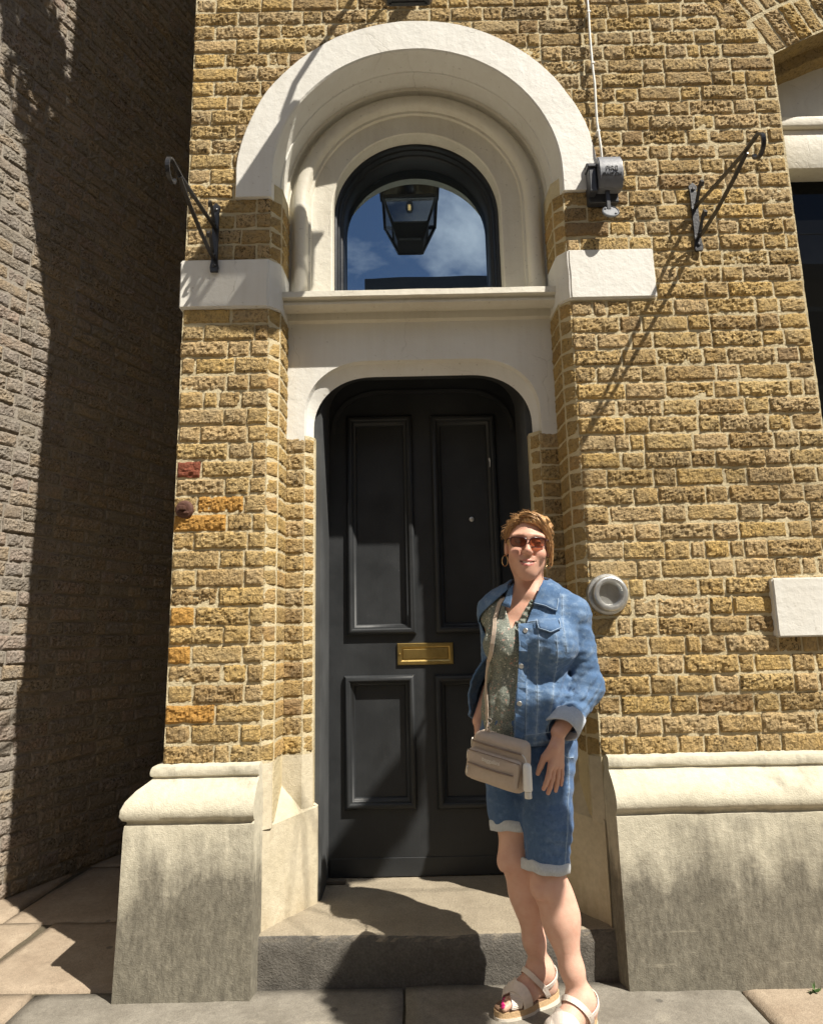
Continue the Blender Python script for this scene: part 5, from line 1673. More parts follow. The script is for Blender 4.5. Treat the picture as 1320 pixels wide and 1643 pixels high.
# ---------- jacket
jk = Field((0.08, -0.62, 0.82), (0.78, 0.02, 1.50), 0.0035)      # body of the jacket
torso(jk, 0.012)
jk.ell(B(WA, 0.02, 0.0, -0.02), (0.152, 0.124, 0.20), BAX, 0.05)
jk.ell(B(WA, -0.055, -0.035, -0.03), (0.160, 0.120, 0.19), BAX, 0.05)
sv = Field((0.08, -0.62, 0.82), (0.78, 0.02, 1.50), 0.0035)      # sleeves
sv.cone(SHL, ELL, 0.060, 0.055, 0.045); sv.cone(ELL, WRL, 0.055, 0.047, 0.03)
sv.cone(SHR, ELR, 0.061, 0.057, 0.045); sv.cone(ELR, WRR, 0.057, 0.048, 0.03)
g = jk.grid()
def along(g, a, b):
    ba = b - a; return ((g[0] - a[0]) * ba[0] + (g[1] - a[1]) * ba[1] + (g[2] - a[2]) * ba[2]) / (ba @ ba)
def d2(g, p, s): return ((g[0] - p[0]) ** 2 + (g[1] - p[1]) ** 2 + (g[2] - p[2]) ** 2) / s ** 2
wr = 0.0020 * sines((g[0], g[1], g[2]), 21, 48) + 0.0012 * sines(g, 5, 100)
# creases gathered round the elbow and down the forearm
cr = (0.62 - np.abs(np.sin(along(g, SHL, ELL) * 21 + (g[0] - ELL[0]) * 42 + (g[1] - ELL[1]) * 20 + 1.7 * sines(g, 8, 20)))) * 1.5 * np.exp(-d2(g, ELL + np.array((-0.055, -0.060, 0.000)), 0.072))
cr2 = (0.62 - np.abs(np.sin(along(g, ELL, WRL) * 15 + (g[0] - ELL[0]) * 22 + 1.6 * sines(g, 18, 24)))) * 1.5 * np.exp(-d2(g, (ELL + WRL) / 2, 0.085))
pl = (0.62 - np.abs(np.sin((g[2] * 30 + (g[0] * BL[0] + g[1] * BL[1]) * 24) + 1.3 * sines(g, 31, 22)))) * 1.6 * np.exp(-d2(g, np.array((0.43, -0.40, 1.08)), 0.15))
bump_ = (wr + 0.0075 * cr + 0.0032 * cr2 + 0.0030 * pl).astype(np.float32)
jk.F += bump_; sv.F += bump_
a_ = (g[0] - CH[0]) * BL[0] + (g[1] - CH[1]) * BL[1] + 0 * g[2]; b_ = (g[0] - CH[0]) * BF[0] + (g[1] - CH[1]) * BF[1] + 0 * g[2]
zz = g[2] + 0 * a_
edgeL = np.interp(g[2], [0.85, 1.0, 1.14, 1.22, 1.32, 1.41], [-0.056, -0.045, -0.028, -0.018, 0.018, 0.060]) + 0 * a_
edgeR = np.interp(g[2], [0.85, 1.05, 1.20, 1.27, 1.33, 1.41], [-0.27, -0.26, -0.24, -0.215, -0.165, -0.065]) + 0 * a_
opening = np.minimum(np.minimum(edgeL - a_, a_ - edgeR), b_ - np.interp(g[2], [0.9, 1.2, 1.35], [-0.035, -0.03, 0.012]))      # > 0 inside the opening
hem = np.interp(g[0] * BF[0] + g[1] * BF[1], [-0.1, 0.15, 0.35], [0.893, 0.885, 0.872]) + 0 * a_ - zz
bodyp = np.maximum(np.maximum(jk.F, opening), hem)
armcut = np.where(g[0] + 0 * a_ > 0.40, (along(g, ELL, WRL) - 0.80) * 0.2, (along(g, ELR, WRR) - 0.97) * 0.2)
slv = np.maximum(sv.F, armcut)
outer_ = np.minimum(bodyp, slv)
shell = np.maximum(outer_, -(np.minimum(jk.F, sv.F) + 0.0088))
def seg_d(g, a, b):
    t = np.clip(along(g, a, b), 0, 1); return np.sqrt((g[0] - a[0] - t * (b[0] - a[0])) ** 2 + (g[1] - a[1] - t * (b[1] - a[1])) ** 2 + (g[2] - a[2] - t * (b[2] - a[2])) ** 2)
neck = np.sqrt((g[0] - NB[0]) ** 2 + (g[1] - NB[1] - 0.0) ** 2) * 0.9 - 0.062
shell = np.maximum(shell, np.where(zz > 1.36, -neck, -0.05))
V, Fc = surface(shell.astype(np.float32), jk.lo, jk.h)
jo = child("jacket", V, Fc, M['jacket'])
def on_jacket(xz, off=0.0, n=8):
    P = jk.drape(poly2(xz, n), off); return P, jk.grad(P)
def seam(xz, r=0.0016, off=0.0008):
    P, N = on_jacket(xz, off)
    bm = bmesh.new(); bm_tube(bm, [p - PO for p in P], r, 5); return bm
seam_pts = []
bm_all = bmesh.new()
for line in ([(0.362, 1.27), (0.362, 1.14), (0.345, 1.00), (0.338, 0.905)],       # placket stitching
             [(0.385, 1.288), (0.384, 1.14), (0.372, 1.00), (0.366, 0.905)],
             [(0.425, 1.262), (0.418, 1.12), (0.412, 1.00), (0.398, 0.905)],
             [(0.480, 1.258), (0.482, 1.12), (0.462, 1.02), (0.440, 0.925)],
             [(0.392, 1.292), (0.44, 1.296), (0.488, 1.298)],                      # yoke
             [(0.530, 1.385), (0.520, 1.33), (0.510, 1.27), (0.513, 1.19)],        # armhole
             [(0.345, 0.915), (0.40, 0.920), (0.45, 0.926)]):
    P, N = on_jacket(line, 0.0006); seam_pts.append(P)
    bm_tube(bm_all, [p - PO for p in P], 0.0011, 5)
bm_obj("stitching", bm_all, M['jacket_trim'], person, smooth=True)
P, N = on_jacket([(0.378, 1.285), (0.372, 1.14), (0.354, 1.00), (0.346, 0.898)], 0.0)
ribbon("placket", P, N, 0.030, 0.0035, M['jacket'])
for q, (x, z) in enumerate(((0.386, 1.262), (0.367, 1.142), (0.352, 1.020))):
    P, N = on_jacket([(x, z), (x, z - .001)], 0.0); p, n_ = P[0], N[0]
    bm = bmesh.new(); bm_lathe(bm, [(0.0085, 0.002), (0.0088, 0.0055), (0.0068, 0.0068), (0.0052, 0.0055), (0.003, 0.0062)], 'Z', (0, 0, 0), 16)
    o = bm_obj("button", bm, M['steel'], person, smooth=True); o.location = p - PO; o.rotation_mode = 'QUATERNION'; o.rotation_quaternion = Vector(n_).to_track_quat('Z', 'Y')
def patch(name, outline_rows, off, thick, mat, fld=None):
    """cloth piece: rows of (x, z) points draped on the jacket, given a thickness"""
    fld = fld or jk
    rows = [fld.drape(r, 0.0) for r in outline_rows]
    nv = len(rows[0]); V = []; F_ = []
    for r, o_ in zip(rows, off):
        N = fld.grad(r)
        for p, n_ in zip(r, N): V.append(p + n_ * o_)
    m = len(V)
    for (r, o_) in zip(rows, off):
        N = fld.grad(r)
        for p, n_ in zip(r, N): V.append(p + n_ * (o_ - thick))
    for j in range(len(rows) - 1):
        for i in range(nv - 1):
            a = j * nv + i; F_.append((a, a + 1, a + nv + 1, a + nv)); F_.append((m + a + nv, m + a + nv + 1, m + a + 1, m + a))
    ring = [i for i in range(nv)] + [j * nv + nv - 1 for j in range(1, len(rows))] + [(len(rows) - 1) * nv + i for i in range(nv - 2, -1, -1)] + [j * nv for j in range(len(rows) - 2, 0, -1)]
    for a, b in zip(ring, ring[1:] + ring[:1]): F_.append((b, a, a + m, b + m))
    return child(name, V, np.array(F_), mat, None, True)
def rows_between(top, bot, nr, nc):
    t, b = poly2(top, 12), poly2(bot, 12)
    pick = lambda L: np.array([L[int(round(i * (len(L) - 1) / (nc - 1)))] for i in range(nc)])
    t, b = pick(t), pick(b)
    return [t + (b - t) * j / (nr - 1) for j in range(nr)]
# pocket with flap
patch("pocket_flap", rows_between([(0.425, 1.296), (0.500, 1.298)], [(0.430, 1.262), (0.463, 1.250), (0.498, 1.262)], 4, 9), [0.003, 0.006, 0.010, 0.011], 0.005, M['jacket'])
# collar pieces: the flap on her left lies on the shoulder
patch("collar", rows_between([(0.462, 1.430), (0.490, 1.428), (0.520, 1.405)], [(0.420, 1.350), (0.462, 1.338), (0.498, 1.322)], 7, 11), [0.016, 0.018, 0.016, 0.013, 0.011, 0.010, 0.011], 0.005, M['jacket'])
patch("collar", rows_between([(0.355, 1.410), (0.368, 1.425)], [(0.318, 1.352), (0.345, 1.340)], 6, 6), [0.012, 0.013, 0.012, 0.010, 0.009, 0.009], 0.005, M['jacket'])
# stand of the collar round the back of the neck
V = []; F_ = []; ns = 36
for i in range(ns + 1):
    a = R(-128) + R(256) * i / ns              # 0 = nape
    d = -BF * math.cos(a) + BL * math.sin(a); e_ = abs(a) / R(128)
    rr_ = 0.066 + 0.010 * e_; zt_ = 1.452 - 0.030 * e_ ** 2; zb_ = 1.395 - 0.028 * e_ ** 2
    for (o_, z_) in ((0.0, zb_), (0.004, zt_), (0.008, zt_ + 0.003), (0.016, zt_ - 0.012), (0.026, zb_ + 0.004), (0.020, zb_ - 0.004)):
        p = NB + d * (rr_ + o_); V.append((p[0], p[1] + 0.004, z_ + 0.0015 * math.sin(7 * a)))
for i in range(ns):
    for q in range(6): F_.append((i * 6 + q, (i + 1) * 6 + q, (i + 1) * 6 + (q + 1) % 6, i * 6 + (q + 1) % 6))
cs_ = child("collar_stand", V, np.array(F_), M['jacket'])
bm_all = bmesh.new()
for line in ([(0.424, 1.352), (0.462, 1.341), (0.496, 1.325), (0.519, 1.403)],):
    P = jk.drape(poly2(line), 0.0); P = P + jk.grad(P) * 0.012
    bm_tube(bm_all, [p - PO for p in P], 0.0016, 5)
P = jk.drape(poly2([(0.427, 1.294), (0.430, 1.264), (0.463, 1.252), (0.496, 1.264), (0.498, 1.294)]), 0.0); P = P + jk.grad(P) * 0.0105
bm_tube(bm_all, [p - PO for p in P], 0.0015, 5)
bm_obj("edge_stitching", bm_all, M['jacket_trim'], person, smooth=True)
# turned-back cuff on the sleeve
ad = nrm(WRL - ELL); e1 = nrm(np.cross(ad, (0.2, 0.3, 1))); e2 = np.cross(ad, e1)
def cuff(name, c, ad, e1, e2, prof, mat, n=40, tilt=0.0, seed=1, parent=None, rot=0.0):
    V = []; F_ = []; m = len(prof)
    for i in range(n):
        a = 2 * math.pi * i / n
        w_ = 1 + 0.05 * math.sin(2 * a + seed) + 0.03 * math.sin(5 * a + seed * 2)
        for (r_, h_) in prof:
            hh = h_ + tilt * math.cos(a + rot) * 1.0 + 0.003 * math.sin(4 * a + seed)
            V.append(c + (e1 * math.cos(a) + e2 * math.sin(a)) * r_ * w_ + ad * hh)
    for i in range(n):
        for q in range(m):
            a0 = i * m + q; a1 = i * m + (q + 1) % m; b0 = ((i + 1) % n) * m + q; b1 = ((i + 1) % n) * m + (q + 1) % m
            F_.append((a0, b0, b1, a1))
    return child(name, V, np.array(F_), mat, parent, True)
cuff("cuff", ELL + (WRL - ELL) * 0.80, ad, e1, e2, [(0.048, -0.034), (0.055, -0.033), (0.057, -0.005), (0.060, 0.026), (0.058, 0.031), (0.053, 0.030), (0.046, 0.0)], M['cuff'], tilt=0.012, seed=2, rot=0.6)
def write_fade(o, pts, width, extra=None):
    n = len(o.data.vertices); co = np.empty(n * 3, np.float32); o.data.vertices.foreach_get('co', co); co = co.reshape(-1, 3) + PO
    q = np.concatenate(pts); best = np.full(n, 1e9)
    for p in q: best = np.minimum(best, ((co - p) ** 2).sum(1))
    f = np.exp(-best / width ** 2) * 0.9
    if extra is not None: f = np.maximum(f, extra(co))
    add_color(o, "fade", np.repeat(f[:, None], 3, 1))
edge_pts = [jk.drape(poly2([(0.364, 1.27), (0.340, 1.00), (0.324, 0.885)]), 0.0), jk.drape(poly2([(0.33, 0.882), (0.40, 0.890), (0.50, 0.900)]), 0.0)]
write_fade(jo, seam_pts + edge_pts, 0.007)
# ---------- blouse collar ruffle and placket
bm = bmesh.new()
def ruffle(line, amp, wid, off):
    P = bl.drape(poly2(line, 14), 0.0, y0=-0.60); N = TORSO.grad(P)
    a = []; b = []
    for i, (p, n_) in enumerate(zip(P, N)):
        t = nrm(P[min(i + 1, len(P) - 1)] - P[max(i - 1, 0)]); s = nrm(np.cross(n_, t))
        a.append(bm.verts.new(p + n_ * (off + 0.001) - PO)); b.append(bm.verts.new(p + s * wid + n_ * (off + 0.004 + amp * math.sin(i * 1.15)) - PO))
    for i in range(len(a) - 1): bm.faces.new((a[i], a[i + 1], b[i + 1], b[i]))
ruffle([(0.378, 1.262), (0.405, 1.318), (0.436, 1.362), (0.462, 1.398)], 0.004, 0.020, 0.004)
ruffle([(0.366, 1.268), (0.350, 1.318), (0.338, 1.372)], 0.003, -0.014, 0.004)
ruffle([(0.372, 1.268), (0.366, 1.22), (0.358, 1.16), (0.345, 1.06), (0.338, 0.95)], 0.0025, 0.012, 0.003)
fr_o = bm_obj("ruffle", bm, M['blouse'], person, smooth=True)
md = fr_o.modifiers.new("thickness", 'SOLIDIFY'); md.thickness = 0.0015

# ---------- shorts with turned-up hems
sh = Field((0.16, -0.52, 0.40), (0.66, -0.03, 0.99), 0.0035)
sh.ell(PE, (0.172, 0.128, 0.130), BAX, 0.07); sh.ell(B(PE, 0, 0.02, 0.09), (0.150, 0.118, 0.10), BAX, 0.05)
for h_, kn_ in ((HIPL, KNL), (HIPR, KNR)):
    mid = h_ * 0.45 + kn_ * 0.55
    sh.cone(h_, mid, 0.094, 0.079, 0.03); sh.cone(mid, kn_, 0.079, 0.068, 0.03)
g = sh.grid()
wr = 0.0016 * sines(g, 41, 60)
hc = np.sin(g[2] * 120 + (g[0] * BL[0] + g[1] * BL[1]) * 30 + 1.4 * sines(g, 12, 20)) * np.exp(-d2(g, HIPL + np.array((0.07, -0.05, -0.12)), 0.13))
kc = np.sin(g[2] * 170 + g[0] * 40 + 1.1 * sines(g, 14, 22)) * np.exp(-d2(g, KNL + np.array((0.05, -0.02, 0.10)), 0.085))
sh.F += (wr + 0.0026 * hc + 0.0020 * kc).astype(np.float32)
tL = along(g, HIPL, KNL); tR = along(g, HIPR, KNR)
dL = seg_d(g, HIPL, KNL); dR = seg_d(g, HIPR, KNR)
HT = (0.90, 0.735)
cutl = np.where(dL < dR, (tL - HT[0]) * 0.41, (tR - HT[1]) * 0.36)
Fs = np.maximum(sh.F, cutl.astype(np.float32)); Fs = np.maximum(Fs, (g[2] - 0.968 + 0 * Fs).astype(np.float32))
V, Fc = surface(Fs.astype(np.float32), sh.lo, sh.h)
so = child("shorts", V, Fc, M['shorts'])
def turn_up(h_, kn_, t_, hgt, seed):
    """band that follows the measured outline of the leg of the shorts at its hem"""
    ad_ = nrm(kn_ - h_); q1 = nrm(np.cross(ad_, (0, 1, 0.1))); q2 = np.cross(ad_, q1); c = h_ + (kn_ - h_) * t_
    n = 56; rs = np.arange(0.045, 0.13, 0.001); V = []; F_ = []
    other = KNR if h_ is HIPL else KNL
    rad = []
    for i in range(n):
        a = 2 * math.pi * i / n; d = q1 * math.cos(a) + q2 * math.sin(a)
        D = sh.sample(c - ad_ * 0.006 + d * rs[:, None]); hit = np.argmax(D > 0); rad.append(rs[hit] if D[hit] > 0 else 0.08)
    rad = np.minimum(np.array(rad), 0.088); rad = (np.roll(rad, 1) + rad * 2 + np.roll(rad, -1)) / 4
    prof = [(-0.002, -hgt), (0.004, -hgt + 0.002), (0.0055, -hgt * .5), (0.005, -0.002), (0.001, 0.002), (-0.006, 0.001), (-0.010, -0.010), (-0.009, -hgt + 0.003)]
    m = len(prof)
    for i in range(n):
        a = 2 * math.pi * i / n; d = q1 * math.cos(a) + q2 * math.sin(a)
        w_ = 0.0022 * math.sin(3 * a + seed) + 0.0014 * math.sin(7 * a + seed * 2)
        for o_, h2 in prof: V.append(c + d * (rad[i] + o_ + 0.0012 * math.sin(5 * a + seed)) + ad_ * (-h2 - hgt + 0.004 + w_))
    for i in range(n):
        for q in range(m):
            j = (i + 1) % n; F_.append((i * m + q, j * m + q, j * m + (q + 1) % m, i * m + (q + 1) % m))
    return child("turn_up", V, np.array(F_), M['shorts_cuff'], so)
turn_up(HIPL, KNL, HT[0], 0.034, 3); turn_up(HIPR, KNR, HT[1], 0.035, 5)
bm = bmesh.new()
def on_shorts(line, off):
    P = sh.drape(poly2(line), 0.0); return P + sh.grad(P) * off
for line in ([(0.512, 0.860), (0.506, 0.74), (0.490, 0.62), (0.474, 0.50)], [(0.470, 0.872), (0.505, 0.838), (0.532, 0.835)]):
    bm_tube(bm, [p - PO for p in on_shorts(line, 0.0005)], 0.0014, 5)
bm_obj("seam", bm, M['jacket_trim'], person, smooth=True)
write_fade(so, [on_shorts(l_, 0.0) for l_ in ([(0.512, 0.860), (0.506, 0.74), (0.490, 0.62), (0.474, 0.50)], [(0.470, 0.872), (0.505, 0.838), (0.532, 0.835)])], 0.009, lambda co: np.exp(-(((co - (KNL + np.array((0.02, -0.07, 0.16)))) / np.array((0.05, 0.08, 0.13))) ** 2).sum(1)) * 0.45)
P = on_shorts([(0.487, 0.888), (0.487, 0.887)], 0.001)
bm = bmesh.new(); bm_lathe(bm, [(0.005, 0.0), (0.005, 0.002), (0.003, 0.003)], 'Y', tuple(P[0] - PO), 12); bm_obj("rivet", bm, M['brass'], person)

# ---------- hair
def hair_material():
    k = NT("auburn_hair")
    co = k.coord("Object")
    rnd = k.n("ShaderNodeNewGeometry").outputs["Random Per Island"]
    n1 = k.noise(k.mapping(co, (180, 180, 30)), 1.0, 3, 0.6)
    c = k.mix(k.math('MULTIPLY', k.math('ADD', n1, rnd), 0.5), (0.20, 0.085, 0.035), (0.60, 0.37, 0.16))
    return k.done(c, 0.42, k.bump(n1, 0.5, 0.004), spec=0.5)
M['hair'] = hair_material()
hr = Field(HC - 0.16, HC + 0.17, 0.003)
hr.ell(Hd(0, 0.026, 0.036), (0.082, 0.094, 0.088), HAX, 0.01)
hr.ell(Hd(0.005, 0.10, 0.0), (0.045, 0.035, 0.05), HAX, 0.03)
hr.ell(Hd(0.030, -0.052, 0.086), (0.046, 0.032, 0.020), HAX, 0.04)
hr.cone(Hd(0.070, -0.035, 0.060), Hd(0.078, -0.004, -0.005), 0.012, 0.005, 0.02)
g = hr.grid()
hl = [(g[0] - HC[0]) * HAX[i, 0] + (g[1] - HC[1]) * HAX[i, 1] + (g[2] - HC[2]) * HAX[i, 2] for i in range(3)]
strand = 0.0022 * np.sin((hl[0] * 1.0 + hl[2] * 0.7) * 380 + 4 * np.sin(hl[1] * 40)) + 0.0016 * sines(hl, 7, 120)
hr.F += strand.astype(np.float32)
# face opening: swept-over hairline, higher on her right (image left)
line = np.interp(hl[0], [-0.075, -0.05, -0.02, 0.02, 0.05, 0.075], [0.020, 0.060, 0.078, 0.070, 0.052, 0.010])
face = np.minimum(line - hl[2], -0.018 - hl[1] + 0.25 * (hl[2] - 0.02))
hr.F = np.maximum(hr.F, face.astype(np.float32))
V, Fc = surface(hr.F, hr.lo, hr.h)
ho = child("hair", V, Fc, M['hair'])
bm = bmesh.new(); hrng = random.Random(21)
def strand_curve(p0, p1, p2, p3, n=9):
    out = []
    for i in range(n + 1):
        t = i / n; out.append(p0 * (1 - t) ** 3 + p1 * 3 * t * (1 - t) ** 2 + p2 * 3 * t * t * (1 - t) + p3 * t ** 3)
    return out
def jit(s): return np.array([hrng.gauss(0, s) for _ in range(3)])
for i in range(260):      # combed up from the hairline and back over the crown
    x = hrng.uniform(-0.066, 0.074); o_ = jit(0.0022); zf = 0.083 - 7.5 * x * x
    bm_tube(bm, [p - PO for p in strand_curve(Hd(x * 0.95, -0.060 + 4 * x * x, zf) + o_, Hd(x * 1.05 + 0.012, -0.072 + 4 * x * x, zf + 0.042) + o_, Hd(x * 1.2 + 0.012, 0.030, 0.138 - 9 * x * x) + o_, Hd(x * 1.15, 0.095, 0.085 - 8 * x * x) + o_)],
            [0.0012] + [0.0017] * 6 + [0.0013, 0.0010, 0.0007], 5, cap=False)
for i in range(170):       # fringe swept over to her left
    u = hrng.random(); o_ = jit(0.004)
    p0 = Hd(-0.035 + 0.05 * u, -0.050 - 0.012 * hrng.random(), 0.100 + 0.006 * hrng.random()) + o_
    p1 = Hd(0.000 + 0.03 * u, -0.088, 0.120 - 0.01 * u) + o_
    p2 = Hd(0.055 + 0.012 * u, -0.082, 0.090 - 0.010 * u) + o_
    p3 = Hd(0.074 + 0.008 * hrng.random(), -0.030 + 0.02 * u, 0.030 - 0.055 * hrng.random()) + o_
    bm_tube(bm, [p - PO for p in strand_curve(p0, p1, p2, p3)], [0.0019] * 5 + [0.0016, 0.0013, 0.0010, 0.0008, 0.0005], 5, cap=False)
for i in range(110):      # swept back at her right temple
    u = hrng.random(); o_ = jit(0.003)
    bm_tube(bm, [p - PO for p in strand_curve(Hd(-0.030 - 0.03 * u, -0.066 + 0.02 * u, 0.088 - 0.03 * u) + o_, Hd(-0.060, -0.055, 0.092 - 0.02 * u) + o_, Hd(-0.080, -0.01, 0.070 - 0.05 * u) + o_, Hd(-0.078, 0.05, 0.04 - 0.08 * u) + o_)], [0.0017] * 6 + [0.0014, 0.0012, 0.0008, 0.0005], 5, cap=False)
for i in range(150):     # flyaways and curls round the outline
    a = hrng.uniform(-0.35, math.pi + 0.35); r0 = 0.084
    p0 = Hd(r0 * math.cos(a), 0.02 + hrng.uniform(-0.05, 0.04), 0.036 + 0.086 * math.sin(a)) ; out = nrm(p0 - Hd(0, 0.02, 0.03))
    L = hrng.uniform(0.010, 0.030); tg = nrm(np.cross(out, hy)) * hrng.choice((-1, 1)) + hy * hrng.gauss(0, .3) + out * hrng.uniform(0.05, 0.35)
    p1 = p0 + tg * L * 0.35 + out * 0.002; p2 = p0 + tg * L * 0.7 + out * hrng.uniform(0.001, 0.007); p3 = p0 + tg * L + out * hrng.uniform(-0.003, 0.008)
    bm_tube(bm, [p - PO for p in strand_curve(p0 - out * 0.004, p1, p2, p3, 5)], [0.0008, 0.0008, 0.0007, 0.0006, 0.0005, 0.0004], 4, cap=False)
for i in range(70):      # loose tendrils in front of her left ear
    p0 = Hd(0.074, -0.022 + hrng.uniform(-.01, .015), 0.03 + hrng.uniform(-.02, .01)); e = Hd(0.082 + hrng.uniform(-.004, .012), -0.005 + hrng.uniform(-.015, .015), -0.045 + hrng.uniform(-.035, .035))
    bm_tube(bm, [p - PO for p in strand_curve(p0, p0 + hx * 0.012, e + hz * 0.02 + hx * 0.006, e, 6)], [0.0011] * 4 + [0.0009, 0.0007, 0.0005], 4, cap=False)
so_ = bm_obj("loose_strands", bm, M['hair'], ho, smooth=True, fix=False)

# ---------- sunglasses, earrings
def lens_mat():
    k = NT("brown_tinted_lens")
    tr = k.n("ShaderNodeBsdfTransparent"); tr.inputs["Color"].default_value = (0.42, 0.17, 0.09, 1)
    gl = k.n("ShaderNodeBsdfGlossy", i_Roughness=0.04); gl.inputs["Color"].default_value = (1, 0.85, 0.75, 1)
    df = k.n("ShaderNodeBsdfDiffuse"); df.inputs["Color"].default_value = (0.16, 0.045, 0.025, 1)
    m1 = k.n("ShaderNodeMixShader"); m1.inputs[0].default_value = 0.28; k.l(tr.outputs[0], m1.inputs[1]); k.l(df.outputs[0], m1.inputs[2])
    m2 = k.n("ShaderNodeMixShader"); m2.inputs[0].default_value = 0.06; k.l(m1.outputs[0], m2.inputs[1]); k.l(gl.outputs[0], m2.inputs[2])
    k.l(m2.outputs[0], k.out.inputs["Surface"]); return k.m
M['lens'] = lens_mat(); M['specs'] = simple("dark_tortoiseshell", (0.055, 0.016, 0.014), 0.25, 0, 0, 50, 0.4)
M['gold'] = simple("thin_gold", (0.72, 0.52, 0.28), 0.25, 1.0, 0, 40, 0.1)
sg = empty("sunglasses", (0, 0, 0), parent=person)
def lens_outline(s):
    out = []
    for i in range(36):
        a = 2 * math.pi * i / 36; c, s_ = math.cos(a), math.sin(a)
        x = 0.0285 * math.copysign(abs(c) ** 0.82, c); z = 0.0195 * math.copysign(abs(s_) ** 0.92, s_)
        if z > 0: z *= 0.80 + 0.20 * max(0, c); 
        out.append((0.0335 * s + x * s, z + 0.0015 + (0.0055 * max(0, c) ** 2 if z > -0.002 else 0), c, s_))
    return out
def gpos(x, z): return Hd(x, -0.103 + 9.0 * x * x * 0.8, z + 0.002)
for s in (-1, 1):
    ol = lens_outline(s)
    bm = bmesh.new(); cen = bm.verts.new(gpos(0.0335 * s, 0.001) - PO + hf * 0.0025); rim = [bm.verts.new(gpos(x, z) - PO) for x, z, _, _ in ol]
    for i in range(36): bm.faces.new((cen, rim[i], rim[(i + 1) % 36]))
    bm_obj("lens", bm, M['lens'], sg, smooth=True)
bm = bmesh.new()
for s in (-1, 1):
    ol = lens_outline(s); top = [q for q in ol]
    ring = [gpos(x, z) - PO for x, z, _, _ in ol]; rad = [0.0026 if s_ > -0.15 else 0.0011 for _, _, _, s_ in ol]
    bm_tube(bm, ring + [ring[0]], rad + [rad[0]], 8, cap=False)
    hinge = gpos(0.063 * s, 0.014) - PO
    bm_tube(bm, [hinge, Hd(0.072 * s, -0.070, 0.014) - PO, Hd(0.078 * s, -0.02, 0.010) - PO, Hd(0.080 * s, 0.012, 0.004) - PO], 0.0022, 6)
bm_tube(bm, [gpos(-0.007, 0.006) - PO, gpos(0, 0.009) - PO + hf * 0.002, gpos(0.007, 0.006) - PO], 0.0016, 6)
bm_obj("frame", bm, M['specs'], sg, smooth=True)
for s in (-1, 1):
    bm = bmesh.new(); c = Hd(0.080 * s, 0.010, -0.060) - PO
    pts = [c + hx * 0.6 * 0.017 * math.cos(t) + hf * 0.8 * 0.017 * math.cos(t) * s + hz * 0.020 * math.sin(t) for t in [2 * math.pi * i / 24 for i in range(25)]]
    bm_tube(bm, pts, 0.0016, 6, cap=False); bm_obj("earring", bm, M['gold'], person, smooth=True)

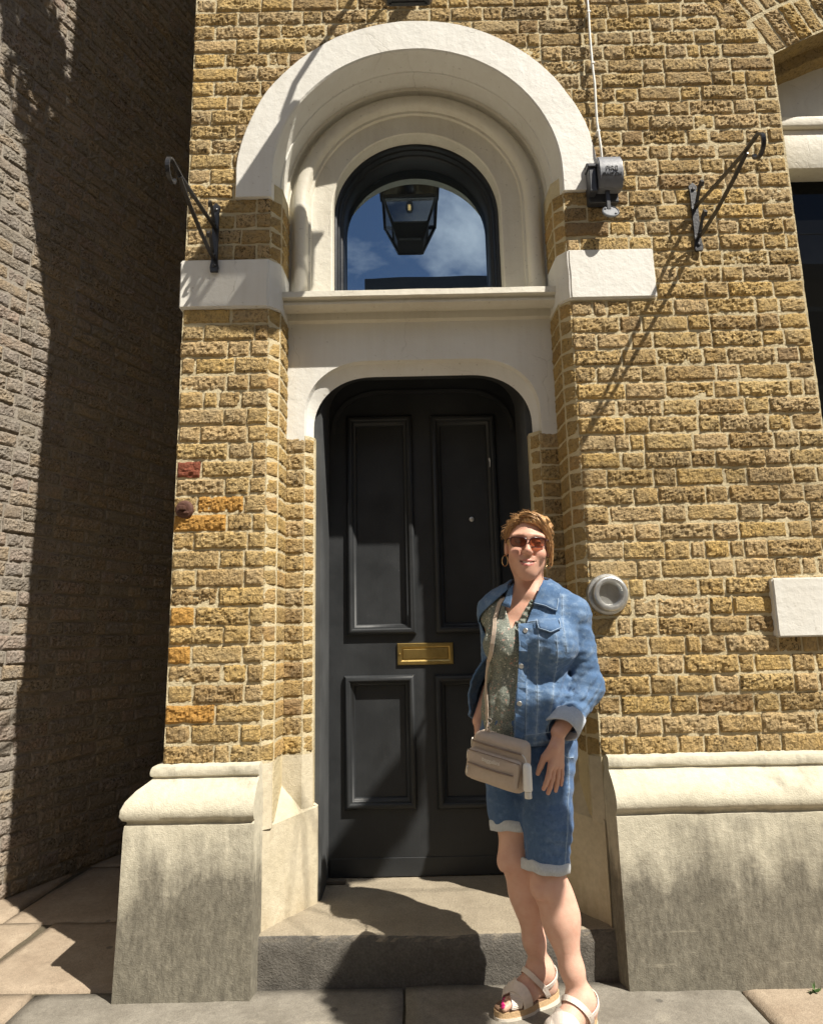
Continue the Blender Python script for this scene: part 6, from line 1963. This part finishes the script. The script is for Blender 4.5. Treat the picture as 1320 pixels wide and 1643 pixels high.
# ---------- sandals and toenails
M['sandal'] = simple("off_white_leather", (0.72, 0.64, 0.57), 0.6, 0, 0.3, 120, 0.12)
M['cork'] = simple("cork_footbed", (0.52, 0.36, 0.20), 0.85, 0, 0.6, 160, 0.35)
M['insole'] = simple("brown_insole", (0.20, 0.12, 0.075), 0.7, 0, 0.2, 80, 0.2)
M['rubber'] = simple("pale_rubber_sole", (0.66, 0.61, 0.53), 0.7, 0, 0.3, 90, 0.15)
M['nail'] = simple("magenta_nail_polish", (0.55, 0.02, 0.16), 0.2, 0, 0, 40, 0.1)
def sandal(q, td, sd, an, label):
    e = empty("sandal", (0, 0, 0), parent=person)
    outl = []
    for i in range(40):
        a = 2 * math.pi * i / 40; c, s_ = math.cos(a), math.sin(a)
        f = 0.062 + 0.132 * c; w_ = (0.047 if c > 0 else 0.036) * math.copysign(abs(s_) ** 0.8, s_) * (1 - 0.14 * math.exp(-((f - 0.055) / 0.04) ** 2)) + 0.004 * (c > 0) * c
        outl.append((f, w_))
    for name, z0, z1, sc, mat in (("outsole", 0.0, 0.012, 1.0, 'rubber'), ("midsole", 0.012, 0.030, 0.985, 'cork'), ("insole", 0.030, 0.036, 0.95, 'insole')):
        bm = bmesh.new(); rings = []
        for z in (z0, (z0 + z1) / 2, z1):
            rings.append([bm.verts.new(q(0.062 + (f - 0.062) * sc, w_ * sc, z + (0.008 * max(0, -(f - 0.02)) / 0.09 if z > 0 else 0)) - PO) for f, w_ in outl])
        for a, b in zip(rings[:-1], rings[1:]):
            for i in range(40): bm.faces.new((a[i], a[(i + 1) % 40], b[(i + 1) % 40], b[i]))
        bm.faces.new(rings[0][::-1]); bm.faces.new(rings[-1])
        smooth_by_angle(bm_obj(name, bm, M[mat], e), 40)
    def strap(name, path, wid, lift=0.004):
        P = []
        for i in range(len(path) - 1):
            for t in range(6): P.append(path[i] + (path[i + 1] - path[i]) * t / 6)
        P.append(path[-1]); P = np.array(P)
        for _ in range(14):   # relax on to the foot
            d = body.sample(P) - lift; P = P - body.grad(P) * np.clip(d, -0.01, 0.01)[:, None] * 0.7
            P[1:-1] = P[1:-1] * 0.6 + (P[:-2] + P[2:]) * 0.2
        return ribbon(name, P, body.grad(P), wid, 0.0032, M['sandal'], e)
    strap("front_strap", [q(0.135, 0.046, 0.030), q(0.122, 0.030, 0.066), q(0.100, 0.0, 0.082), q(0.082, -0.030, 0.060), q(0.080, -0.044, 0.030)], 0.040)
    strap("front_strap", [q(0.088, 0.046, 0.032), q(0.092, 0.028, 0.074), q(0.108, 0.0, 0.080), q(0.122, -0.026, 0.056), q(0.125, -0.042, 0.028)], 0.034, 0.0075)
    strap("ankle_strap", [q(-0.005, 0.036, 0.034), q(0.018, 0.036, 0.085), q(0.050, 0.015, 0.112), q(0.052, -0.010, 0.112), q(0.020, -0.036, 0.085), q(-0.005, -0.036, 0.034)], 0.017)
    strap("heel_strap", [q(0.018, 0.034, 0.075), q(-0.020, 0.034, 0.100), q(-0.052, 0.012, 0.108), q(-0.052, -0.012, 0.108), q(-0.020, -0.034, 0.100), q(0.018, -0.034, 0.075)], 0.015)
    return e
sandal(fq, ftd, fsd, ANR, "r"); sandal(gq, gtd, gsd, ANL, "l")
for toes, td in ((toesR, ftd), (toesL, gtd)):
    for t, r_ in toes:
        bm = bmesh.new(); bmesh.ops.create_uvsphere(bm, u_segments=10, v_segments=6, radius=1.0)
        a = td; u_ = nrm(UP + td * 0.75); s_ = np.cross(u_, nrm(td - u_ * (td @ u_))); f2 = nrm(td - u_ * (td @ u_))
        c = t + u_ * r_ * 0.72
        for v in bm.verts: v.co = Vector(c + f2 * v.co.x * r_ * 0.78 + s_ * v.co.y * r_ * 0.72 + u_ * v.co.z * r_ * 0.30 - PO)
        bm_obj("toenail", bm, M['nail'], person, smooth=True)

# ------------------------------------------------------------------ crossbody bag and the little bottle clipped to it
M['bag'] = simple("taupe_nylon", (0.47, 0.385, 0.31), 0.55, 0, 0.5, 70, 0.12, 0.35)
M['bag_dark'] = simple("taupe_zip_tape", (0.22, 0.165, 0.13), 0.6, 0, 0.3, 200, 0.2)
M['zip'] = simple("nickel_zip_pull", (0.62, 0.58, 0.52), 0.3, 0.9, 0, 40, 0.1)
BC = np.array((0.270, -0.420, 0.840))
bx = nrm((0.84, -0.50, -0.20)); by_ = nrm(np.cross(UP, bx)); bz = np.cross(bx, by_)   # by_ points to the wearer
bag = empty("crossbody_bag", tuple(BC))
tag(bag, "taupe nylon crossbody bag with zipped front pocket hanging at the woman's waist", "bag")
def bp(x, y, z): return Vector(bx * x + by_ * y + bz * z)
def pillow(name, x0, x1, y0, y1, z0, z1, mat, bev=0.014, puff=0.004, parent=bag, taper=0.0):
    bm = bmesh.new(); bm_box(bm, x0, x1, y0, y1, z0, z1, bev, 4)
    bmesh.ops.subdivide_edges(bm, edges=[e for e in bm.edges if e.calc_length() > 0.03], cuts=5, use_grid_fill=True)
    for v in bm.verts:
        x, y, z = v.co
        u, w_ = (x - x0) / (x1 - x0) * 2 - 1, (z - z0) / (z1 - z0) * 2 - 1
        y -= puff * (1 - u * u) * (1 - w_ * w_) * (1 if y < (y0 + y1) / 2 else -1)
        n_ = Vector((x, y, z)) * 34
        y += 0.0022 * mnoise.noise(n_); z += 0.0018 * mnoise.noise(n_ + Vector((9, 2, 1)))
        x *= 1 - taper * max(0, w_)
        v.co = bp(x, y, z)
    return smooth_by_angle(bm_obj(name, bm, M[mat], parent), 50)
pillow("main_pouch", -0.100, 0.100, -0.030, 0.046, -0.078, 0.082, 'bag', 0.020, 0.006, taper=0.10)
fp = pillow("front_pocket", -0.094, 0.094, -0.056, -0.022, -0.066, 0.030, 'bag', 0.016, 0.008)
for nm, x, r_ in (("zip_tape", 0.0, 0.0),):
    bm = bmesh.new()
    bm_tube(bm, [bp(-0.080, -0.064, -0.014), bp(-0.03, -0.0675, -0.016), bp(0.03, -0.0675, -0.016), bp(0.080, -0.064, -0.014)], 0.0028, 6)
    bm_tube(bm, [bp(-0.085, -0.034, 0.050), bp(0.0, -0.040, 0.050), bp(0.085, -0.034, 0.050)], 0.0028, 6)
    bm_tube(bm, [bp(-0.082, -0.012, 0.0735), bp(0.0, -0.012, 0.0775), bp(0.082, -0.012, 0.0735)], 0.003, 6)
    bm_obj(nm, bm, M['bag_dark'], bag, smooth=True)
bm = bmesh.new()
for (x, y, z) in ((-0.078, -0.066, -0.022), (-0.097, -0.038, 0.02), (-0.100, -0.010, 0.055)):
    bm_tube(bm, [bp(x, y, z), bp(x + 0.001, y - 0.004, z - 0.010), bp(x + 0.002, y - 0.003, z - 0.030)], [0.0022, 0.0034, 0.0026], 6)
bm_obj("zip_pull", bm, M['zip'], bag, smooth=True)
bm = bmesh.new()
bm_tube(bm, [bp(-0.092, -0.050, 0.022), bp(-0.05, -0.0595, 0.026), bp(0.05, -0.0595, 0.026), bp(0.092, -0.050, 0.022), bp(0.096, -0.045, -0.01), bp(0.094, -0.045, -0.05)], 0.0018, 5)
bm_obj("piping", bm, M['bag_dark'], bag, smooth=True)
t_ = text_obj("lettering", "baggallini", 0.0175, M['white_plastic'], bag, (0, 0, 0), (0, 0, 0), 0.0004)
t_.matrix_local = Matrix((Vector(bx), Vector(bz), Vector(-by_))).transposed().to_4x4(); t_.location = bp(0.0, -0.0675, 0.010)
# strap up over her right shoulder
top = jk  # jacket field
P = bl.drape(poly2([(0.249, 0.955), (0.250, 1.03), (0.256, 1.12), (0.272, 1.22), (0.290, 1.30), (0.312, 1.362), (0.335, 1.392)], 8), 0.004)
st = P - np.array(bag.location); N = TORSO.grad(P)
lo_ = np.array([np.array(bp(-0.052, -0.004, 0.074)) + (np.array(bp(-0.048, -0.006, 0.10)) - np.array(bp(-0.052, -0.004, 0.074))) * t for t in (0.0, 0.5)])
Ps = np.concatenate([lo_ + np.array(bag.location), P]); Ns = np.concatenate([np.tile(BF, (2, 1)), N])
sob = ribbon("strap", Ps, Ns, 0.015, 0.0025, M['bag'], person); sob.parent = bag; sob.location = Vector(PO - np.array(bag.location))
bm = bmesh.new()
for (dz, rr_) in ((0.088, 0.010), (0.120, 0.0075)):
    c = np.array(bp(-0.050, -0.006, dz)); ring = [c + BL * rr_ * math.cos(t) + UP * rr_ * 1.1 * math.sin(t) for t in [2 * math.pi * i / 16 for i in range(17)]]
    bm_tube(bm, ring, 0.0017, 6, cap=False)
bm_tube(bm, [bp(-0.050, -0.008, 0.096), bp(-0.049, -0.010, 0.116)], 0.003, 6)
bm_obj("swivel_clip", bm, M['zip'], bag, smooth=True)
bot = empty("sanitiser_bottle", tuple(BC + bx * 0.112 - by_ * 0.030 + UP * -0.005))
tag(bot, "small white plastic bottle clipped to the side of the taupe bag", "bottle")
bm = bmesh.new(); bm_lathe(bm, [(0.004, -0.052), (0.013, -0.050), (0.0145, -0.046), (0.0145, 0.022), (0.012, 0.030), (0.006, 0.034)], 'Z', (0, 0, 0), 20)
bm_obj("container", bm, simple("milky_white_plastic", (0.80, 0.80, 0.77), 0.4, 0, 0, 30, 0.05), bot, smooth=True)
bm = bmesh.new(); bm_lathe(bm, [(0.0105, -0.072), (0.0115, -0.070), (0.0115, -0.054), (0.009, -0.050)], 'Z', (0, 0, 0), 20); bm_tube(bm, [(0, 0, 0.03), (-0.004, 0.004, 0.048), (-0.012, 0.012, 0.058)], 0.0022, 6)
bm_obj("cap", bm, M['white_plastic'], bot, smooth=True)
